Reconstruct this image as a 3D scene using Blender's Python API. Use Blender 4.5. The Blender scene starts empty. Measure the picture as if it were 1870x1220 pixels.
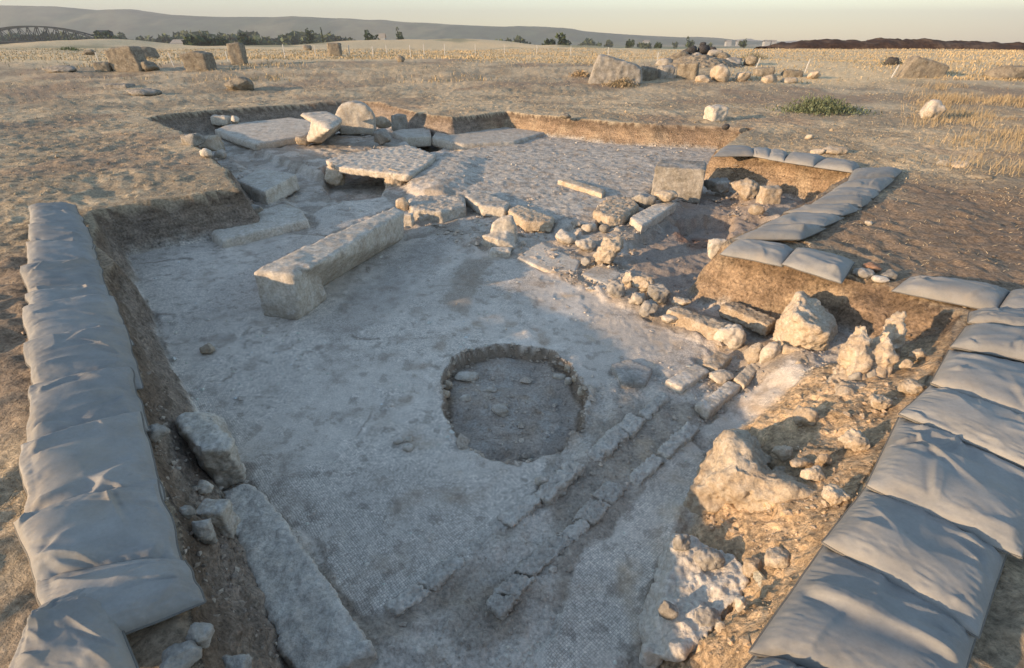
import bpy, bmesh, math, random
import numpy as np
from mathutils import Vector

random.seed(7)
rng = np.random.default_rng(7)
SC = bpy.context.scene
COL = SC.collection

# ------------------------------------------------------------------ camera, sky, sun, exposure
F, CX, CY, H = 920.0, 935.0, 610.0, 2.3
PITCH = math.atan(532 / 920)
CP, SP = math.cos(PITCH), math.sin(PITCH)
cam = bpy.data.objects.new('camera', bpy.data.cameras.new('camera'))
COL.objects.link(cam)
cam.location = (0, 0, H)
cam.rotation_euler = (math.pi / 2 - PITCH, 0, 0)
cam.data.sensor_width = 36
cam.data.lens = 36 * F / 1870
cam.data.clip_start = 0.05
cam.data.clip_end = 60000
SC.camera = cam

SUN_EL = math.radians(11.3)
SUN_TO = Vector((0.90, 0.44, 0)).normalized()          # way the light travels over the ground
world = bpy.data.worlds.new('World')
SC.world = world
world.use_nodes = True
wn = world.node_tree.nodes
sky = wn.new('ShaderNodeTexSky')
sky.sky_type = 'NISHITA'
sky.sun_disc = False
sky.sun_elevation = SUN_EL
sky.sun_rotation = math.atan2(-SUN_TO.x, -SUN_TO.y)
sky.altitude = 300
sky.air_density = 1.0
sky.dust_density = 0.4
sky.ozone_density = 1.0
bg = wn['Background']
bg.inputs['Strength'].default_value = 0.15
world.node_tree.links.new(sky.outputs[0], bg.inputs['Color'])

sl = bpy.data.lights.new('sun', 'SUN')
sl.energy = 4.3
sl.angle = math.radians(0.7)
sl.color = (1.0, 0.70, 0.42)
so = bpy.data.objects.new('sun', sl)
COL.objects.link(so)
so.rotation_euler = Vector((SUN_TO.x * math.cos(SUN_EL), SUN_TO.y * math.cos(SUN_EL), -math.sin(SUN_EL))).to_track_quat('-Z', 'Y').to_euler()
so.location = (-20, -10, 12)
vs = SC.view_settings
vs.view_transform = 'Standard'
vs.look = 'None'
vs.exposure = 1.34
vs.gamma = 1
vs.use_curve_mapping = False
HAZE = 0.00021
SC.cycles.max_bounces = 5
SC.cycles.volume_bounces = 0
SC.cycles.use_denoising = True

# ------------------------------------------------------------------ geometry helpers
def ray(px, py):
    u, v = (px - CX) / F, (CY - py) / F
    return np.array([u, CP + v * SP, -SP + v * CP])

def P(px, py, z=0.0):
    d = ray(px, py)
    t = (z - H) / d[2]
    return np.array([d[0] * t, d[1] * t, z])

def ZAT(py, Y):                                          # height seen on picture row py at ground distance Y
    v = (CY - py) / F
    return H + Y * (-SP + v * CP) / (CP + v * SP)

def XAT(px, py, Y):
    v = (CY - py) / F
    return (px - CX) / F * Y / (CP + v * SP)

def PIX(p):
    dx, dy, dz = p[0], p[1], p[2] - H
    zc = dy * CP - dz * SP
    return CX + F * dx / zc, CY - F * (dy * SP + dz * CP) / zc, zc

def _h(ix, iy, iz):
    h = (ix * 374761393 + iy * 668265263 + iz * 1440662683) & 0xFFFFFFFF
    h = ((h ^ (h >> 13)) * 1274126177) & 0xFFFFFFFF
    h = ((h ^ (h >> 16)) * 2246822519) & 0xFFFFFFFF
    return ((h ^ (h >> 15)) & 0xFFFFFF).astype(np.float32) / 8388607.5 - 1.0

def noise(p, f, seed=0):                                  # value noise, -1..1, p (n,2) or (n,3)
    q = p * f + seed * 17.31
    i = np.floor(q).astype(np.int64)
    t = (q - i).astype(np.float32)
    t = t * t * t * (t * (t * 6 - 15) + 10)
    s = np.int64(seed * 7919)
    if p.shape[1] == 2:
        x0, y0 = i[:, 0], i[:, 1]
        a = _h(x0, y0, s); b = _h(x0 + 1, y0, s); c = _h(x0, y0 + 1, s); d = _h(x0 + 1, y0 + 1, s)
        u, v = t[:, 0], t[:, 1]
        return (a * (1 - u) + b * u) * (1 - v) + (c * (1 - u) + d * u) * v
    r = []
    for dz in (0, 1):
        x0, y0, z0 = i[:, 0], i[:, 1], i[:, 2] + dz + s
        a = _h(x0, y0, z0); b = _h(x0 + 1, y0, z0); c = _h(x0, y0 + 1, z0); d = _h(x0 + 1, y0 + 1, z0)
        u, v = t[:, 0], t[:, 1]
        r.append((a * (1 - u) + b * u) * (1 - v) + (c * (1 - u) + d * u) * v)
    return r[0] * (1 - t[:, 2]) + r[1] * t[:, 2]

def fbm(p, f, o=4, seed=0, g=0.5):
    s, a = 0, 1.0
    for k in range(o):
        s = s + a * noise(p, f * 2.03 ** k, seed + k)
        a *= g
    return s

def ridge(p, f, o=3, seed=0):
    s, a = 0, 1.0
    for k in range(o):
        s = s + a * (1 - 2 * np.abs(noise(p, f * 2.1 ** k, seed + k)))
        a *= 0.5
    return s

def sstep(a, b, x):
    t = np.clip((x - a) / (b - a), 0, 1)
    return t * t * (3 - 2 * t)

def sdist(poly, X, Y):                                    # signed distance to polygon, + inside; and per-edge distances
    n = len(poly)
    inside = np.zeros(X.shape, bool)
    D = []
    for k in range(n):
        x0, y0 = poly[k]; x1, y1 = poly[(k + 1) % n]
        ex, ey = x1 - x0, y1 - y0
        t = np.clip(((X - x0) * ex + (Y - y0) * ey) / (ex * ex + ey * ey + 1e-12), 0, 1)
        D.append(np.hypot(X - x0 - t * ex, Y - y0 - t * ey))
        if y0 != y1:
            c = (y0 > Y) != (y1 > Y)
            inside ^= c & (X < (x1 - x0) * (Y - y0) / (y1 - y0) + x0)
    d = np.min(D, axis=0)
    return np.where(inside, d, -d), D

def pxpoly(pts, z):
    return [tuple(P(x, y, z)[:2]) for x, y in pts]

def tagit(o, label=None, cat=None, group=None, kind=None):
    if label: o['label'] = label
    if cat: o['category'] = cat
    if group: o['group'] = group
    if kind: o['kind'] = kind
    return o

def make_mesh(name, co, faces, smooth=True):              # faces: (n,k) array
    me = bpy.data.meshes.new(name)
    co = np.asarray(co, np.float32); fa = np.asarray(faces, np.int32)
    n, k = fa.shape
    me.vertices.add(len(co)); me.vertices.foreach_set('co', co.ravel())
    me.loops.add(n * k); me.loops.foreach_set('vertex_index', fa.ravel())
    me.polygons.add(n)
    me.polygons.foreach_set('loop_start', np.arange(0, n * k, k, dtype=np.int32))
    me.polygons.foreach_set('use_smooth', np.full(n, smooth))
    me.update(calc_edges=True)
    return me

def link(name, me, mat=None, parent=None):
    o = bpy.data.objects.new(name, me)
    COL.objects.link(o)
    if mat is not None:
        me.materials.clear(); me.materials.append(mat)
    if parent is not None: o.parent = parent
    return o

def set_col(me, col, name='Col'):
    a = me.attributes.new(name, 'FLOAT_COLOR', 'POINT')
    c = np.ones((len(me.vertices), 4), np.float32)
    c[:, :3] = col
    a.data.foreach_set('color', c.ravel())

def set_f(me, name, v):
    a = me.attributes.new(name, 'FLOAT', 'POINT')
    a.data.foreach_set('value', np.asarray(v, np.float32))

# ------------------------------------------------------------------ materials
class NT:
    def __init__(s, name):
        s.m = bpy.data.materials.new(name); s.m.use_nodes = True
        s.t = s.m.node_tree; s.b = s.t.nodes['Principled BSDF']
        s.b.inputs['Roughness'].default_value = 0.95
        s.b.inputs['Specular IOR Level'].default_value = 0.15
    def n(s, kind, **kw):
        nd = s.t.nodes.new('ShaderNode' + kind)
        for k, v in kw.items():
            if hasattr(nd, k): setattr(nd, k, v)
            else: nd.inputs[k.replace('_', ' ')].default_value = v
        return nd
    def l(s, a, b): s.t.links.new(a, b)
    def noise(s, vec, scale, detail=4, rough=0.6):
        nd = s.n('TexNoise'); nd.inputs['Scale'].default_value = scale
        nd.inputs['Detail'].default_value = detail; nd.inputs['Roughness'].default_value = rough
        s.l(vec, nd.inputs['Vector']); return nd.outputs['Fac']
    def ramp(s, fac, lo, hi, a=0.0, b=1.0):
        nd = s.n('MapRange'); nd.inputs[1].default_value = lo; nd.inputs[2].default_value = hi
        nd.inputs[3].default_value = a; nd.inputs[4].default_value = b
        s.l(fac, nd.inputs[0]); return nd.outputs[0]
    def math(s, op, a, b):
        nd = s.n('Math', operation=op)
        for k, v in enumerate((a, b)):
            if isinstance(v, (int, float)): nd.inputs[k].default_value = v
            else: s.l(v, nd.inputs[k])
        return nd.outputs[0]
    def mix(s, fac, a, b, mode='MIX'):
        nd = s.n('Mix', data_type='RGBA', blend_type=mode)
        for k, v in ((0, fac), (6, a), (7, b)):
            if isinstance(v, (int, float)): nd.inputs[k].default_value = v
            elif isinstance(v, tuple): nd.inputs[k].default_value = (*v, 1)
            else: s.l(v, nd.inputs[k])
        return nd.outputs[2]
    def scale(s, col, fac):                              # colour times a grey factor
        nd = s.n('VectorMath', operation='SCALE'); s.l(col, nd.inputs[0]); s.l(fac, nd.inputs['Scale']); return nd.outputs[0]
    def bump(s, h, strength, dist, prev=None):
        nd = s.n('Bump'); nd.inputs['Strength'].default_value = strength; nd.inputs['Distance'].default_value = dist
        s.l(h, nd.inputs['Height'])
        if prev is not None: s.l(prev, nd.inputs['Normal'])
        return nd.outputs[0]
    def done(s, col=None, nrm=None):
        if col is not None: s.l(col, s.b.inputs['Base Color'])
        if nrm is not None: s.l(nrm, s.b.inputs['Normal'])
        return s.m

def mat_earth(name, fine=38, contrast=0.45, bump=0.02, tess=False, layers=False):
    t = NT(name)
    pos = t.n('NewGeometry').outputs['Position']
    col = t.n('Attribute', attribute_name='Col').outputs['Color']
    n1 = t.noise(pos, fine, 6, 0.7)
    n2 = t.noise(pos, fine * 0.18, 5, 0.65)
    f = t.math('ADD', t.ramp(n1, 0.3, 0.7, 1 - contrast, 1 + contrast), t.ramp(n2, 0.3, 0.7, -contrast * 0.45, contrast * 0.45))
    if layers:
        st = t.n('VectorMath', operation='MULTIPLY'); t.l(pos, st.inputs[0]); st.inputs[1].default_value = (1.0, 1.0, 6.0)
        n3 = t.noise(st.outputs[0], 2.2, 5, 0.65)
        f = t.math('MULTIPLY', f, t.ramp(n3, 0.3, 0.7, 0.68, 1.32))
        vr = t.n('TexVoronoi', feature='F1'); vr.inputs['Scale'].default_value = 15; t.l(pos, vr.inputs['Vector'])
        lum = t.ramp(vr.outputs['Distance'], 0.1, 0.45, 1.0, 0.0)
    c = t.scale(col, f)
    nr = t.bump(n2, 0.5, bump * 2.0)
    if layers: nr = t.bump(lum, 0.5, 0.035, nr)
    nr = t.bump(n1, 0.75, bump, nr)
    if tess:
        mp = t.n('Mapping'); mp.inputs['Rotation'].default_value = (0, 0, math.radians(-42))
        t.l(pos, mp.inputs['Vector'])
        wob = t.noise(pos, 3.0, 2, 0.5)
        v2 = t.n('VectorMath', operation='ADD'); t.l(mp.outputs[0], v2.inputs[0])
        cb = t.n('CombineXYZ'); t.l(t.ramp(wob, 0, 1, -0.03, 0.03), cb.inputs[0]); t.l(t.ramp(wob, 0, 1, 0.03, -0.03), cb.inputs[1])
        t.l(cb.outputs[0], v2.inputs[1])
        flat = t.n('VectorMath', operation='MULTIPLY'); t.l(v2.outputs[0], flat.inputs[0]); flat.inputs[1].default_value = (1, 1, 0)
        vo = t.n('TexVoronoi', feature='DISTANCE_TO_EDGE'); vo.inputs['Scale'].default_value = 62; vo.inputs['Randomness'].default_value = 0.28
        t.l(flat.outputs[0], vo.inputs['Vector'])
        vc = t.n('TexVoronoi', feature='F1'); vc.inputs['Scale'].default_value = 62; vc.inputs['Randomness'].default_value = 0.28
        t.l(flat.outputs[0], vc.inputs['Vector'])
        m = t.n('Attribute', attribute_name='tess').outputs['Fac']
        edge = t.ramp(vo.outputs['Distance'], 0.03, 0.16, 0.0, 1.0)
        sep = t.n('SeparateColor'); t.l(vc.outputs['Color'], sep.inputs[0])
        cell = t.ramp(sep.outputs[0], 0, 1, 0.82, 1.22)
        ef = t.math('MULTIPLY', cell, t.ramp(edge, 0, 1, 0.66, 1.04))
        one = t.math('ADD', t.math('MULTIPLY', t.math('SUBTRACT', ef, 1.0), m), 1.0)
        c = t.scale(c, one)
        nr = t.bump(t.math('MULTIPLY', edge, m), 0.6, 0.006, nr)
    return t.done(c, nr)

def mat_stone(name, base, dark, light, rough=1.0, speck=30):
    t = NT(name)
    pos = t.n('TexCoord').outputs['Object']
    oi = t.n('ObjectInfo')
    sh = t.n('VectorMath', operation='ADD'); t.l(pos, sh.inputs[0])
    rv = t.n('CombineXYZ')
    for k in range(3): t.l(t.math('MULTIPLY', oi.outputs['Random'], 37.0 + 11 * k), rv.inputs[k])
    t.l(rv.outputs[0], sh.inputs[1]); pos = sh.outputs[0]
    a = t.noise(pos, 3.2, 6, 0.62); b = t.noise(pos, speck, 5, 0.7); d = t.noise(pos, 9, 5, 0.7)
    c = t.mix(t.ramp(a, 0.36, 0.62), dark, base)
    c = t.mix(t.ramp(d, 0.5, 0.72, 0, 0.85), c, light)
    f = t.math('MULTIPLY', t.ramp(b, 0.25, 0.75, 0.62, 1.34), t.ramp(oi.outputs['Random'], 0, 1, 0.88, 1.12))
    c = t.scale(c, f)
    nr = t.bump(d, 0.55 * rough, 0.03); nr = t.bump(b, 0.7 * rough, 0.012, nr)
    return t.done(c, nr)

def mat_plain(name, col, var=0.15, scale=8.0, rough=0.9, bump=0.0):
    t = NT(name); t.b.inputs['Roughness'].default_value = rough
    pos = t.n('TexCoord').outputs['Object']
    n1 = t.noise(pos, scale, 5, 0.6)
    rgb = t.n('RGB'); rgb.outputs[0].default_value = (*col, 1)
    c = t.scale(rgb.outputs[0], t.ramp(n1, 0.25, 0.75, 1 - var, 1 + var))
    return t.done(c, t.bump(n1, 0.5, bump) if bump else None)

M = {
    'ground': mat_earth('dry_grass_earth', 26, 0.55, 0.03),
    'wall': mat_earth('cut_earth', 30, 0.55, 0.05, layers=True),
    'floor': mat_earth('mosaic_paving', 60, 0.26, 0.006, tess=True),
    'plaster': mat_earth('gravelly_plaster', 24, 0.42, 0.025),
    'soil': mat_earth('trench_soil', 40, 0.38, 0.02),
    'pale': mat_stone('pale_limestone', (.52, .465, .385), (.38, .325, .26), (.60, .56, .50), 0.7),
    'kerb': mat_stone('dusty_kerb_stone', (.53, .475, .40), (.43, .375, .31), (.59, .54, .465), 1.1, 40),
    'warm': mat_stone('warm_conglomerate', (.50, .415, .31), (.36, .275, .19), (.60, .53, .43), 1.3, 42),
    'grey': mat_stone('grey_weathered_stone', (.34, .31, .27), (.19, .17, .14), (.44, .41, .36), 0.9),
    'field': mat_stone('lichened_stone', (.27, .23, .175), (.15, .125, .095), (.34, .30, .23), 0.9, 14),
    'brick': mat_stone('reddish_rubble', (.33, .19, .12), (.20, .11, .07), (.42, .29, .2), 1.0),
    'dark': mat_stone('dark_basalt', (.075, .07, .068), (.04, .038, .038), (.13, .12, .11), 0.9, 10),
}
# canvas
t = NT('sandbag_canvas')
pos = t.n('NewGeometry').outputs['Position']; oi = t.n('ObjectInfo')
n1 = t.noise(pos, 5, 5, 0.6); n2 = t.noise(pos, 60, 3, 0.6); n3 = t.noise(pos, 22, 5, 0.65)
rgb = t.n('RGB'); rgb.outputs[0].default_value = (.262, .254, .236, 1)
f = t.math('MULTIPLY', t.ramp(n1, 0.3, 0.7, 0.84, 1.1), t.math('MULTIPLY', t.ramp(n2, 0.2, 0.8, 0.93, 1.07), t.ramp(oi.outputs['Random'], 0, 1, 0.9, 1.08)))
c = t.scale(rgb.outputs[0], f)
n4 = t.noise(pos, 1.7, 6, 0.7)
c = t.mix(t.ramp(n4, 0.5, 0.72, 0, 0.45), c, (.36, .29, .205))
c = t.mix(t.ramp(n3, 0.6, 0.74, 0, 0.3), c, (.16, .14, .12))
nr = t.bump(n3, 0.2, 0.006); nr = t.bump(n2, 0.12, 0.002, nr)
t.b.inputs['Roughness'].default_value = 0.75
M['canvas'] = t.done(c, nr)
M['hem'] = mat_plain('canvas_hem', (.15, .14, .125), 0.2, 30)
M['stake'] = mat_plain('white_stake', (.5, .48, .44), 0.12)
M['straw'] = mat_earth('straw', 12, 0.3, 0.0)
M['leaf'] = mat_earth('leaf', 6, 0.3, 0.0)
M['wood'] = mat_plain('bark', (.14, .11, .08), 0.3)
M['steel'] = mat_plain('bridge_steel', (.035, .045, .05), 0.15, 0.2)
M['hill'] = mat_earth('hill_earth', 0.012, 0.35, 0.0)
M['white'] = mat_plain('whitewash', (.34, .34, .33), 0.08, 0.2)
M['burnt'] = mat_earth('burnt_earth', 1.6, 0.5, 0.3)

# ------------------------------------------------------------------ ground shape
ZF = -0.75
rim_px = [((165, 385), .22), ((300, 362), .25), ((440, 345), .30), ((400, 300), .45), ((330, 240), .5), ((265, 215), .5), ((400, 200), .5),
          ((530, 190), .5), ((650, 183), .5), ((690, 185), .5), ((790, 210), .5), ((825, 215), .4), ((925, 203), .4), ((950, 207), .4), ((1100, 222), .4),
          ((1200, 228), .4), ((1300, 230), .4), ((1372, 234), .35), ((1308, 273), .35), ((1572, 311), .35), ((1480, 365), .4), ((1400, 400), .35), ((1322, 446), .3),
          ((1440, 478), .34), ((1560, 505), .38), ((1765, 572), .7), ((1705, 678), 1.15), ((1640, 760), 1.2), ((1520, 965), .5), ((1400, 1160), .3)]
RIM = [tuple(P(x, y, 0)[:2]) for (x, y), w in rim_px] + [(0.95, 0.9), (0.8, -0.2), (-1.0, -0.2), tuple(P(400, 1300, 0)[:2])] + \
      [tuple(P(x, y, 0)[:2]) for x, y in [(352, 1130), (325, 1000), (262, 765), (225, 600)]]
RW = [w for _, w in rim_px] + [.4, .4, .4, .3, .3, .3, .3, .22]
RW = RW[:len(RIM)]

HUM = [(205, 71, 150, 110), (120, 80, 135, 160), (330, 78, 160, 150), (480, 79, 160, 170), (820, 62, 215, 150), (710, 68, 200, 150), (930, 68, 215, 150), (1060, 76, 190, 170), (610, 75, 190, 130)]
def gbase(X, Y, hum=True):
    R = np.hypot(X, Y)
    z = 0.95 * sstep(24, 46, Y) + 0.25 * sstep(46, 105, Y)
    p = np.stack([X, Y], 1)
    z = z + 0.10 * fbm(p, 0.16, 3, 3) * sstep(12, 30, R) + 0.22 * fbm(p, 0.045, 3, 5) * sstep(40, 70, R)
    fall = sstep(125, 330, R)
    fall = np.where(Y < 0, sstep(60, 200, R), fall)
    far = -6 + 1.2 * noise(p, 0.004, 8)
    z = z * (1 - fall) + far * fall
    if hum:
        for xc, D, s, hh in HUMS:
            z = z + hh * np.exp(-((X - xc) / s) ** 2 - ((Y - D) / 24) ** 2)
    return z

HUMS = []
for hx, hy, D, wpx in HUM:
    xc = XAT(hx, hy, D)
    h0 = float(gbase(np.array([xc]), np.array([D]), False)[0])
    HUMS.append((xc, D, wpx / F * D * 0.55, max(ZAT(hy, D) - h0, .3) * .55))

def gz(x, y):
    return float(gbase(np.array([x]), np.array([y]))[0])

def PG(px, py):                                           # point of the open ground seen at a pixel
    q = np.array([0, 0, H])[None] + ray(px, py)[None] * np.geomspace(1.2, 600, 3000)[:, None]
    hit = np.where(q[:, 2] <= gbase(q[:, 0], q[:, 1]))[0]
    return q[hit[0]] if len(hit) else q[-1]

# plateaus inside the excavation: polygon (pixels), its level, edge width
PLAT = [
    ([(745, 345), (765, 300), (800, 283), (1010, 238), (1320, 262), (1300, 300), (1190, 350), (1060, 425), (950, 395), (850, 365)], -0.61, .06),
    ([(455, 268), (560, 262), (600, 240), (740, 250), (750, 272), (600, 302), (585, 330), (480, 290)], -0.64, .08),
    ([(645, 287), (690, 281), (745, 269), (796, 286), (772, 304), (752, 316), (730, 309), (700, 300), (660, 294)], -0.56, .05),
    ([(750, 322), (775, 302), (800, 284), (870, 283), (850, 322), (800, 350)], -0.49, .35),
    ([(425, 292), (480, 288), (590, 332), (604, 352), (690, 354), (640, 368), (545, 398), (520, 362)], -0.86, .12),
    ([(604, 335), (640, 318), (700, 314), (708, 350), (694, 382), (640, 388), (598, 366)], -1.06, .09),
    ([(752, 268), (788, 262), (814, 282), (780, 297)], -1.0, .05),
    ([(740, 405), (850, 365), (960, 395), (1060, 430), (1140, 495), (1240, 560), (1340, 615), (1330, 640), (1270, 610), (1160, 560), (1050, 510), (960, 470), (880, 455)], -0.705, .08),
    ([(1060, 425), (1150, 400), (1240, 350), (1245, 375), (1180, 425), (1110, 450)], -0.62, .10),
    ([(1225, 430), (1270, 415), (1330, 418), (1330, 458), (1260, 462)], -1.0, .05),
    ([(1340, 345), (1400, 335), (1440, 350), (1480, 370), (1430, 390), (1380, 380)], -0.55, .35),
    ([(1400, 610), (1520, 560), (1690, 600), (1690, 655), (1640, 740), (1550, 850), (1455, 800), (1420, 700)], -0.44, .34),
    ([(1255, 915), (1330, 850), (1450, 820), (1530, 880), (1480, 1010), (1290, 990)], -0.58, .20),
]
PITPX = [(808, 690), (828, 656), (870, 637), (940, 628), (1000, 640), (1042, 665), (1060, 700), (1078, 725), (1062, 780), (1012, 825), (940, 848), (880, 836), (830, 802), (808, 745)]
PIT = pxpoly(PITPX, ZF)

# colour / kind zones of the floor
MOS = [pxpoly([(238, 470), (390, 425), (560, 428), (700, 440), (800, 430), (900, 468), (960, 482), (1050, 520), (1160, 572), (1295, 636), (1225, 690), (1130, 650), (1090, 700), (1080, 760), (1010, 835), (930, 930), (840, 1030), (720, 1105), (660, 1130), (560, 990), (440, 870), (350, 740), (300, 610)], ZF),
       pxpoly([(1245, 790), (1300, 840), (1255, 900), (1235, 980), (1165, 1140), (1100, 1230), (920, 1260), (1010, 1150), (1060, 1010), (1160, 900)], ZF),
       pxpoly([(1330, 745), (1430, 690), (1460, 730), (1440, 780), (1400, 810), (1340, 800), (1290, 790)], ZF),
       pxpoly([(570, 390), (640, 355), (700, 350), (720, 375), (600, 425)], ZF)]
PLA = [pxpoly([(600, 298), (642, 279), (745, 264), (796, 284), (768, 300), (760, 316), (730, 328), (700, 322)], -0.40), pxpoly([(760, 332), (790, 292), (1010, 238), (1320, 262), (1300, 300), (1190, 352), (1060, 425), (950, 395), (850, 360)], -0.66)]
BAY = [pxpoly([(1130, 480), (1200, 420), (1250, 365), (1400, 350), (1450, 380), (1300, 470), (1270, 560)], ZF)]
GOLD = dict(y0=44, y1=112)

ang = np.concatenate([np.arange(-180, -72, 4.0), np.arange(-72, -49, 0.6), np.arange(-49, 49, 0.158), np.arange(49, 72, 0.6), np.arange(72, 180, 4.0)])
rr = [0.3]
while rr[-1] < 8000:
    r = rr[-1]
    rr.append(r * (1 + (0.03 if r < 1.0 else 0.0042 if r < 4.5 else 0.0058 if r < 13 else 0.0042 if r < 28 else 0.009 if r < 34 else 0.016 if r < 200 else 0.05)))
rr = np.array(rr)
nA, nR = len(ang), len(rr)
A_, R_ = np.meshgrid(np.radians(ang), rr)
X = (R_ * np.sin(A_)).ravel(); Y = (R_ * np.cos(A_)).ravel()
N = len(X)
Z = gbase(X, Y)
pp = np.stack([X, Y], 1)
RR = R_.ravel()
# trench signed distance
near = (RR < 34)
dN = np.full(N, -9.0); wN = np.full(N, .4)
sd, D = sdist(RIM, X[near], Y[near])
W4 = [1 / (d_ ** 4 + 1e-6) for d_ in D]
wN[near] = sum(w * q for w, q in zip(RW, W4)) / sum(W4)
pn = pp[near]
rag = 0.055 * fbm(pn, 1.3, 2, 21)
dN[near] = sd + rag * np.clip(RR[near] / 6, 0.6, 1.3)
Z0 = Z.copy()
# rough grass ground
gr = np.zeros(N)
m = RR < 120
pg = pp[m]
fadeg = np.clip(14 / RR[m], .35, 1)
gr[m] = (0.030 * fbm(pg, 1.1, 4, 31) + 0.020 * ridge(pg, 2.7, 2, 35) + 0.016 * noise(pg, 9, 37)) * 1.0 + 0.03 * noise(pg, 0.45, 39)
gr[m] *= np.where(dN[m] > -0.6, 0.5, 1.0)
Z = Z + gr
# floor levels
fl = np.full(N, ZF)
mi = near & (dN > -0.05)
Xi, Yi = X[mi], Y[mi]
fi = np.full(Xi.shape, ZF)
pi_ = pp[mi]
wob = 0.05 * fbm(pi_, 3.0, 3, 41)
for pts, lv, ew in PLAT:
    s_, _ = sdist(pxpoly(pts, lv), Xi, Yi)
    k = sstep(-ew, ew, s_ + wob * 1.2)
    fi = fi * (1 - k) + lv * k
spit, _ = sdist(PIT, Xi, Yi)
spit = spit + 0.03 * fbm(pi_, 4, 2, 43)
pk = sstep(0.0, 0.03, spit)
mosm = np.max([sdist(q, Xi, Yi)[0] for q in MOS], axis=0)
plam = np.max([sdist(q, Xi, Yi)[0] for q in PLA], axis=0)
baym = np.max([sdist(q, Xi, Yi)[0] for q in BAY], axis=0)
edge = 0.05 * fbm(pi_, 4, 4, 51) + 0.05 * noise(pi_, 1.4, 55)
km = sstep(-0.03, 0.03, mosm + edge)
kp = sstep(-0.05, 0.05, plam + edge)
kb = sstep(-0.2, 0.2, baym + edge)
rough = 0.022 * fbm(pi_, 6, 4, 61) + 0.02 * ridge(pi_, 2.4, 2, 65)
smooth_ = 0.012 * fbm(pi_, 1.3, 3, 71) + 0.003 * noise(pi_, 22, 75)
patch = fbm(pi_, 1.15, 4, 81) + 0.35 * fbm(pi_, 5, 3, 85)          # worn patches of the paving
worn = sstep(0.30, 0.62, patch) * km
fi = fi + rough * (1 - km) * (1 - kp) + smooth_ + kp * (0.012 * fbm(pi_, 9, 3, 91)) - 0.012 * worn - 0.02 * (1 - km) * (1 - kp)
fi = fi - pk * (0.15 + 0.05 * noise(pi_, 3, 95)) + 0.03 * sstep(-0.12, -0.02, spit) * (1 - pk) * (0.4 + noise(pi_, 6, 97))
fl[mi] = fi
s = np.clip(dN / np.maximum(wN, .05), 0, 1)
rough3 = np.zeros(N); 
rough3[mi] = 0.035 * fbm(pi_, 2.5, 3, 101)
prof = np.where(wN > 0.5, 1 - (1 - s) ** 1.35, s ** 0.85)
prof = np.clip(prof + rough3 * np.sin(np.clip(s, 0, 1) * math.pi) * 1.3, 0, 1)
ins = dN > 0
Z = np.where(ins, Z * (1 - prof) + fl * prof, Z)
Z = np.where(near & (dN > -0.06) & (dN <= 0), Z - 0.015 * sstep(-.06, 0, dN), Z)

# colours
def mixc(a, b, k): return a * (1 - k[:, None]) + np.asarray(b)[None, :] * k[:, None]
C = np.tile(np.array([.315, .248, .165]), (N, 1))
k1 = sstep(-.35, .5, fbm(pp, 0.55, 4, 111) + 0.35 * fbm(pp, 3.5, 3, 115) * (RR < 60))
C = mixc(C, (.46, .362, .236), k1)
k2 = sstep(.15, .8, fbm(pp, 0.3, 3, 121)) * 0.55
C = mixc(C, (.26, .182, .125), k2)
fieldk = sstep(41, 50, Y + 12 * sstep(9, 15, X * 30 / np.maximum(Y, 8)) + 6 * noise(pp, .09, 131)) * (1 - sstep(240, 330, RR))
C = mixc(C, (.60, .46, .275), fieldk)
k3 = sstep(.35, .9, fbm(pp, 0.045, 4, 135)) * fieldk * sstep(100, 150, RR)
C = mixc(C, (.30, .265, .16), k3)
fark = sstep(270, 420, RR)
C = mixc(C, (.15, .165, .085), fark)
k4 = sstep(-.1, .5, fbm(pp, 0.0016, 3, 141)) * fark
C = mixc(C, (.27, .235, .15), k4)
# bare brown earth by the bags, right hand
bx, by = P(1640, 420, 0)[:2]
C = mixc(C, (.195, .138, .095), sstep(1.0, .25, np.hypot((X - bx - .8) / 5.0, (Y - by) / 4.6) + .25 * noise(pp, .8, 145)) * .85)
ci = C[mi]
soil = np.tile(np.array([.35, .295, .235]), (len(Xi), 1))
soil = mixc(soil, (.52, .455, .38), sstep(-.2, .6, fbm(pi_, 2.2, 4, 151)))
soil = mixc(soil, (.30, .245, .20), kb)
mos = np.tile(np.array([.64, .565, .475]), (len(Xi), 1))
mos = mixc(mos, (.47, .415, .35), sstep(-.3, .6, fbm(pi_, .8, 5, 161)) * .6)
mos = mixc(mos, (.42, .365, .30), worn * .4)
mos = mixc(mos, (.23, .19, .15), sstep(.55, .9, fbm(pi_, 9, 4, 165)) * .45)
mk, _ = sdist(pxpoly([(850, 468), (898, 474), (872, 520), (852, 575), (806, 556), (828, 510)], ZF), Xi, Yi)
mos = mixc(mos, (.36, .30, .235), sstep(-.06, .05, mk + .05 * fbm(pi_, 6, 3, 167)) * .8)
mk, _ = sdist(pxpoly([(560, 600), (640, 540), (745, 445), (820, 440), (780, 510), (660, 610), (600, 630)], ZF), Xi, Yi)
mos = mixc(mos, (.34, .30, .255), sstep(-.15, .15, mk + .12 * fbm(pi_, 5, 3, 168)) * .55)
lm = sstep(-.4, -1.6, Xi) * sstep(.0, .5, fbm(pi_, .9, 2, 169) + .35)
crk = sstep(.955, .985, 1 - np.abs(noise(pi_ + .12 * np.stack([noise(pi_, 3, 170), noise(pi_, 3, 172)], 1), 1.1, 174))) * lm * sstep(.0, .35, fbm(pi_, 2.6, 3, 176))
mos = mixc(mos, (.23, .185, .145), crk * .7)
pla = np.tile(np.array([.455, .405, .34]), (len(Xi), 1))
pla = mixc(pla, (.27, .235, .195), sstep(.1, .7, fbm(pi_, 8, 3, 171)) * .8)
fc = soil * (1 - km)[:, None] + mos * km[:, None]
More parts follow.
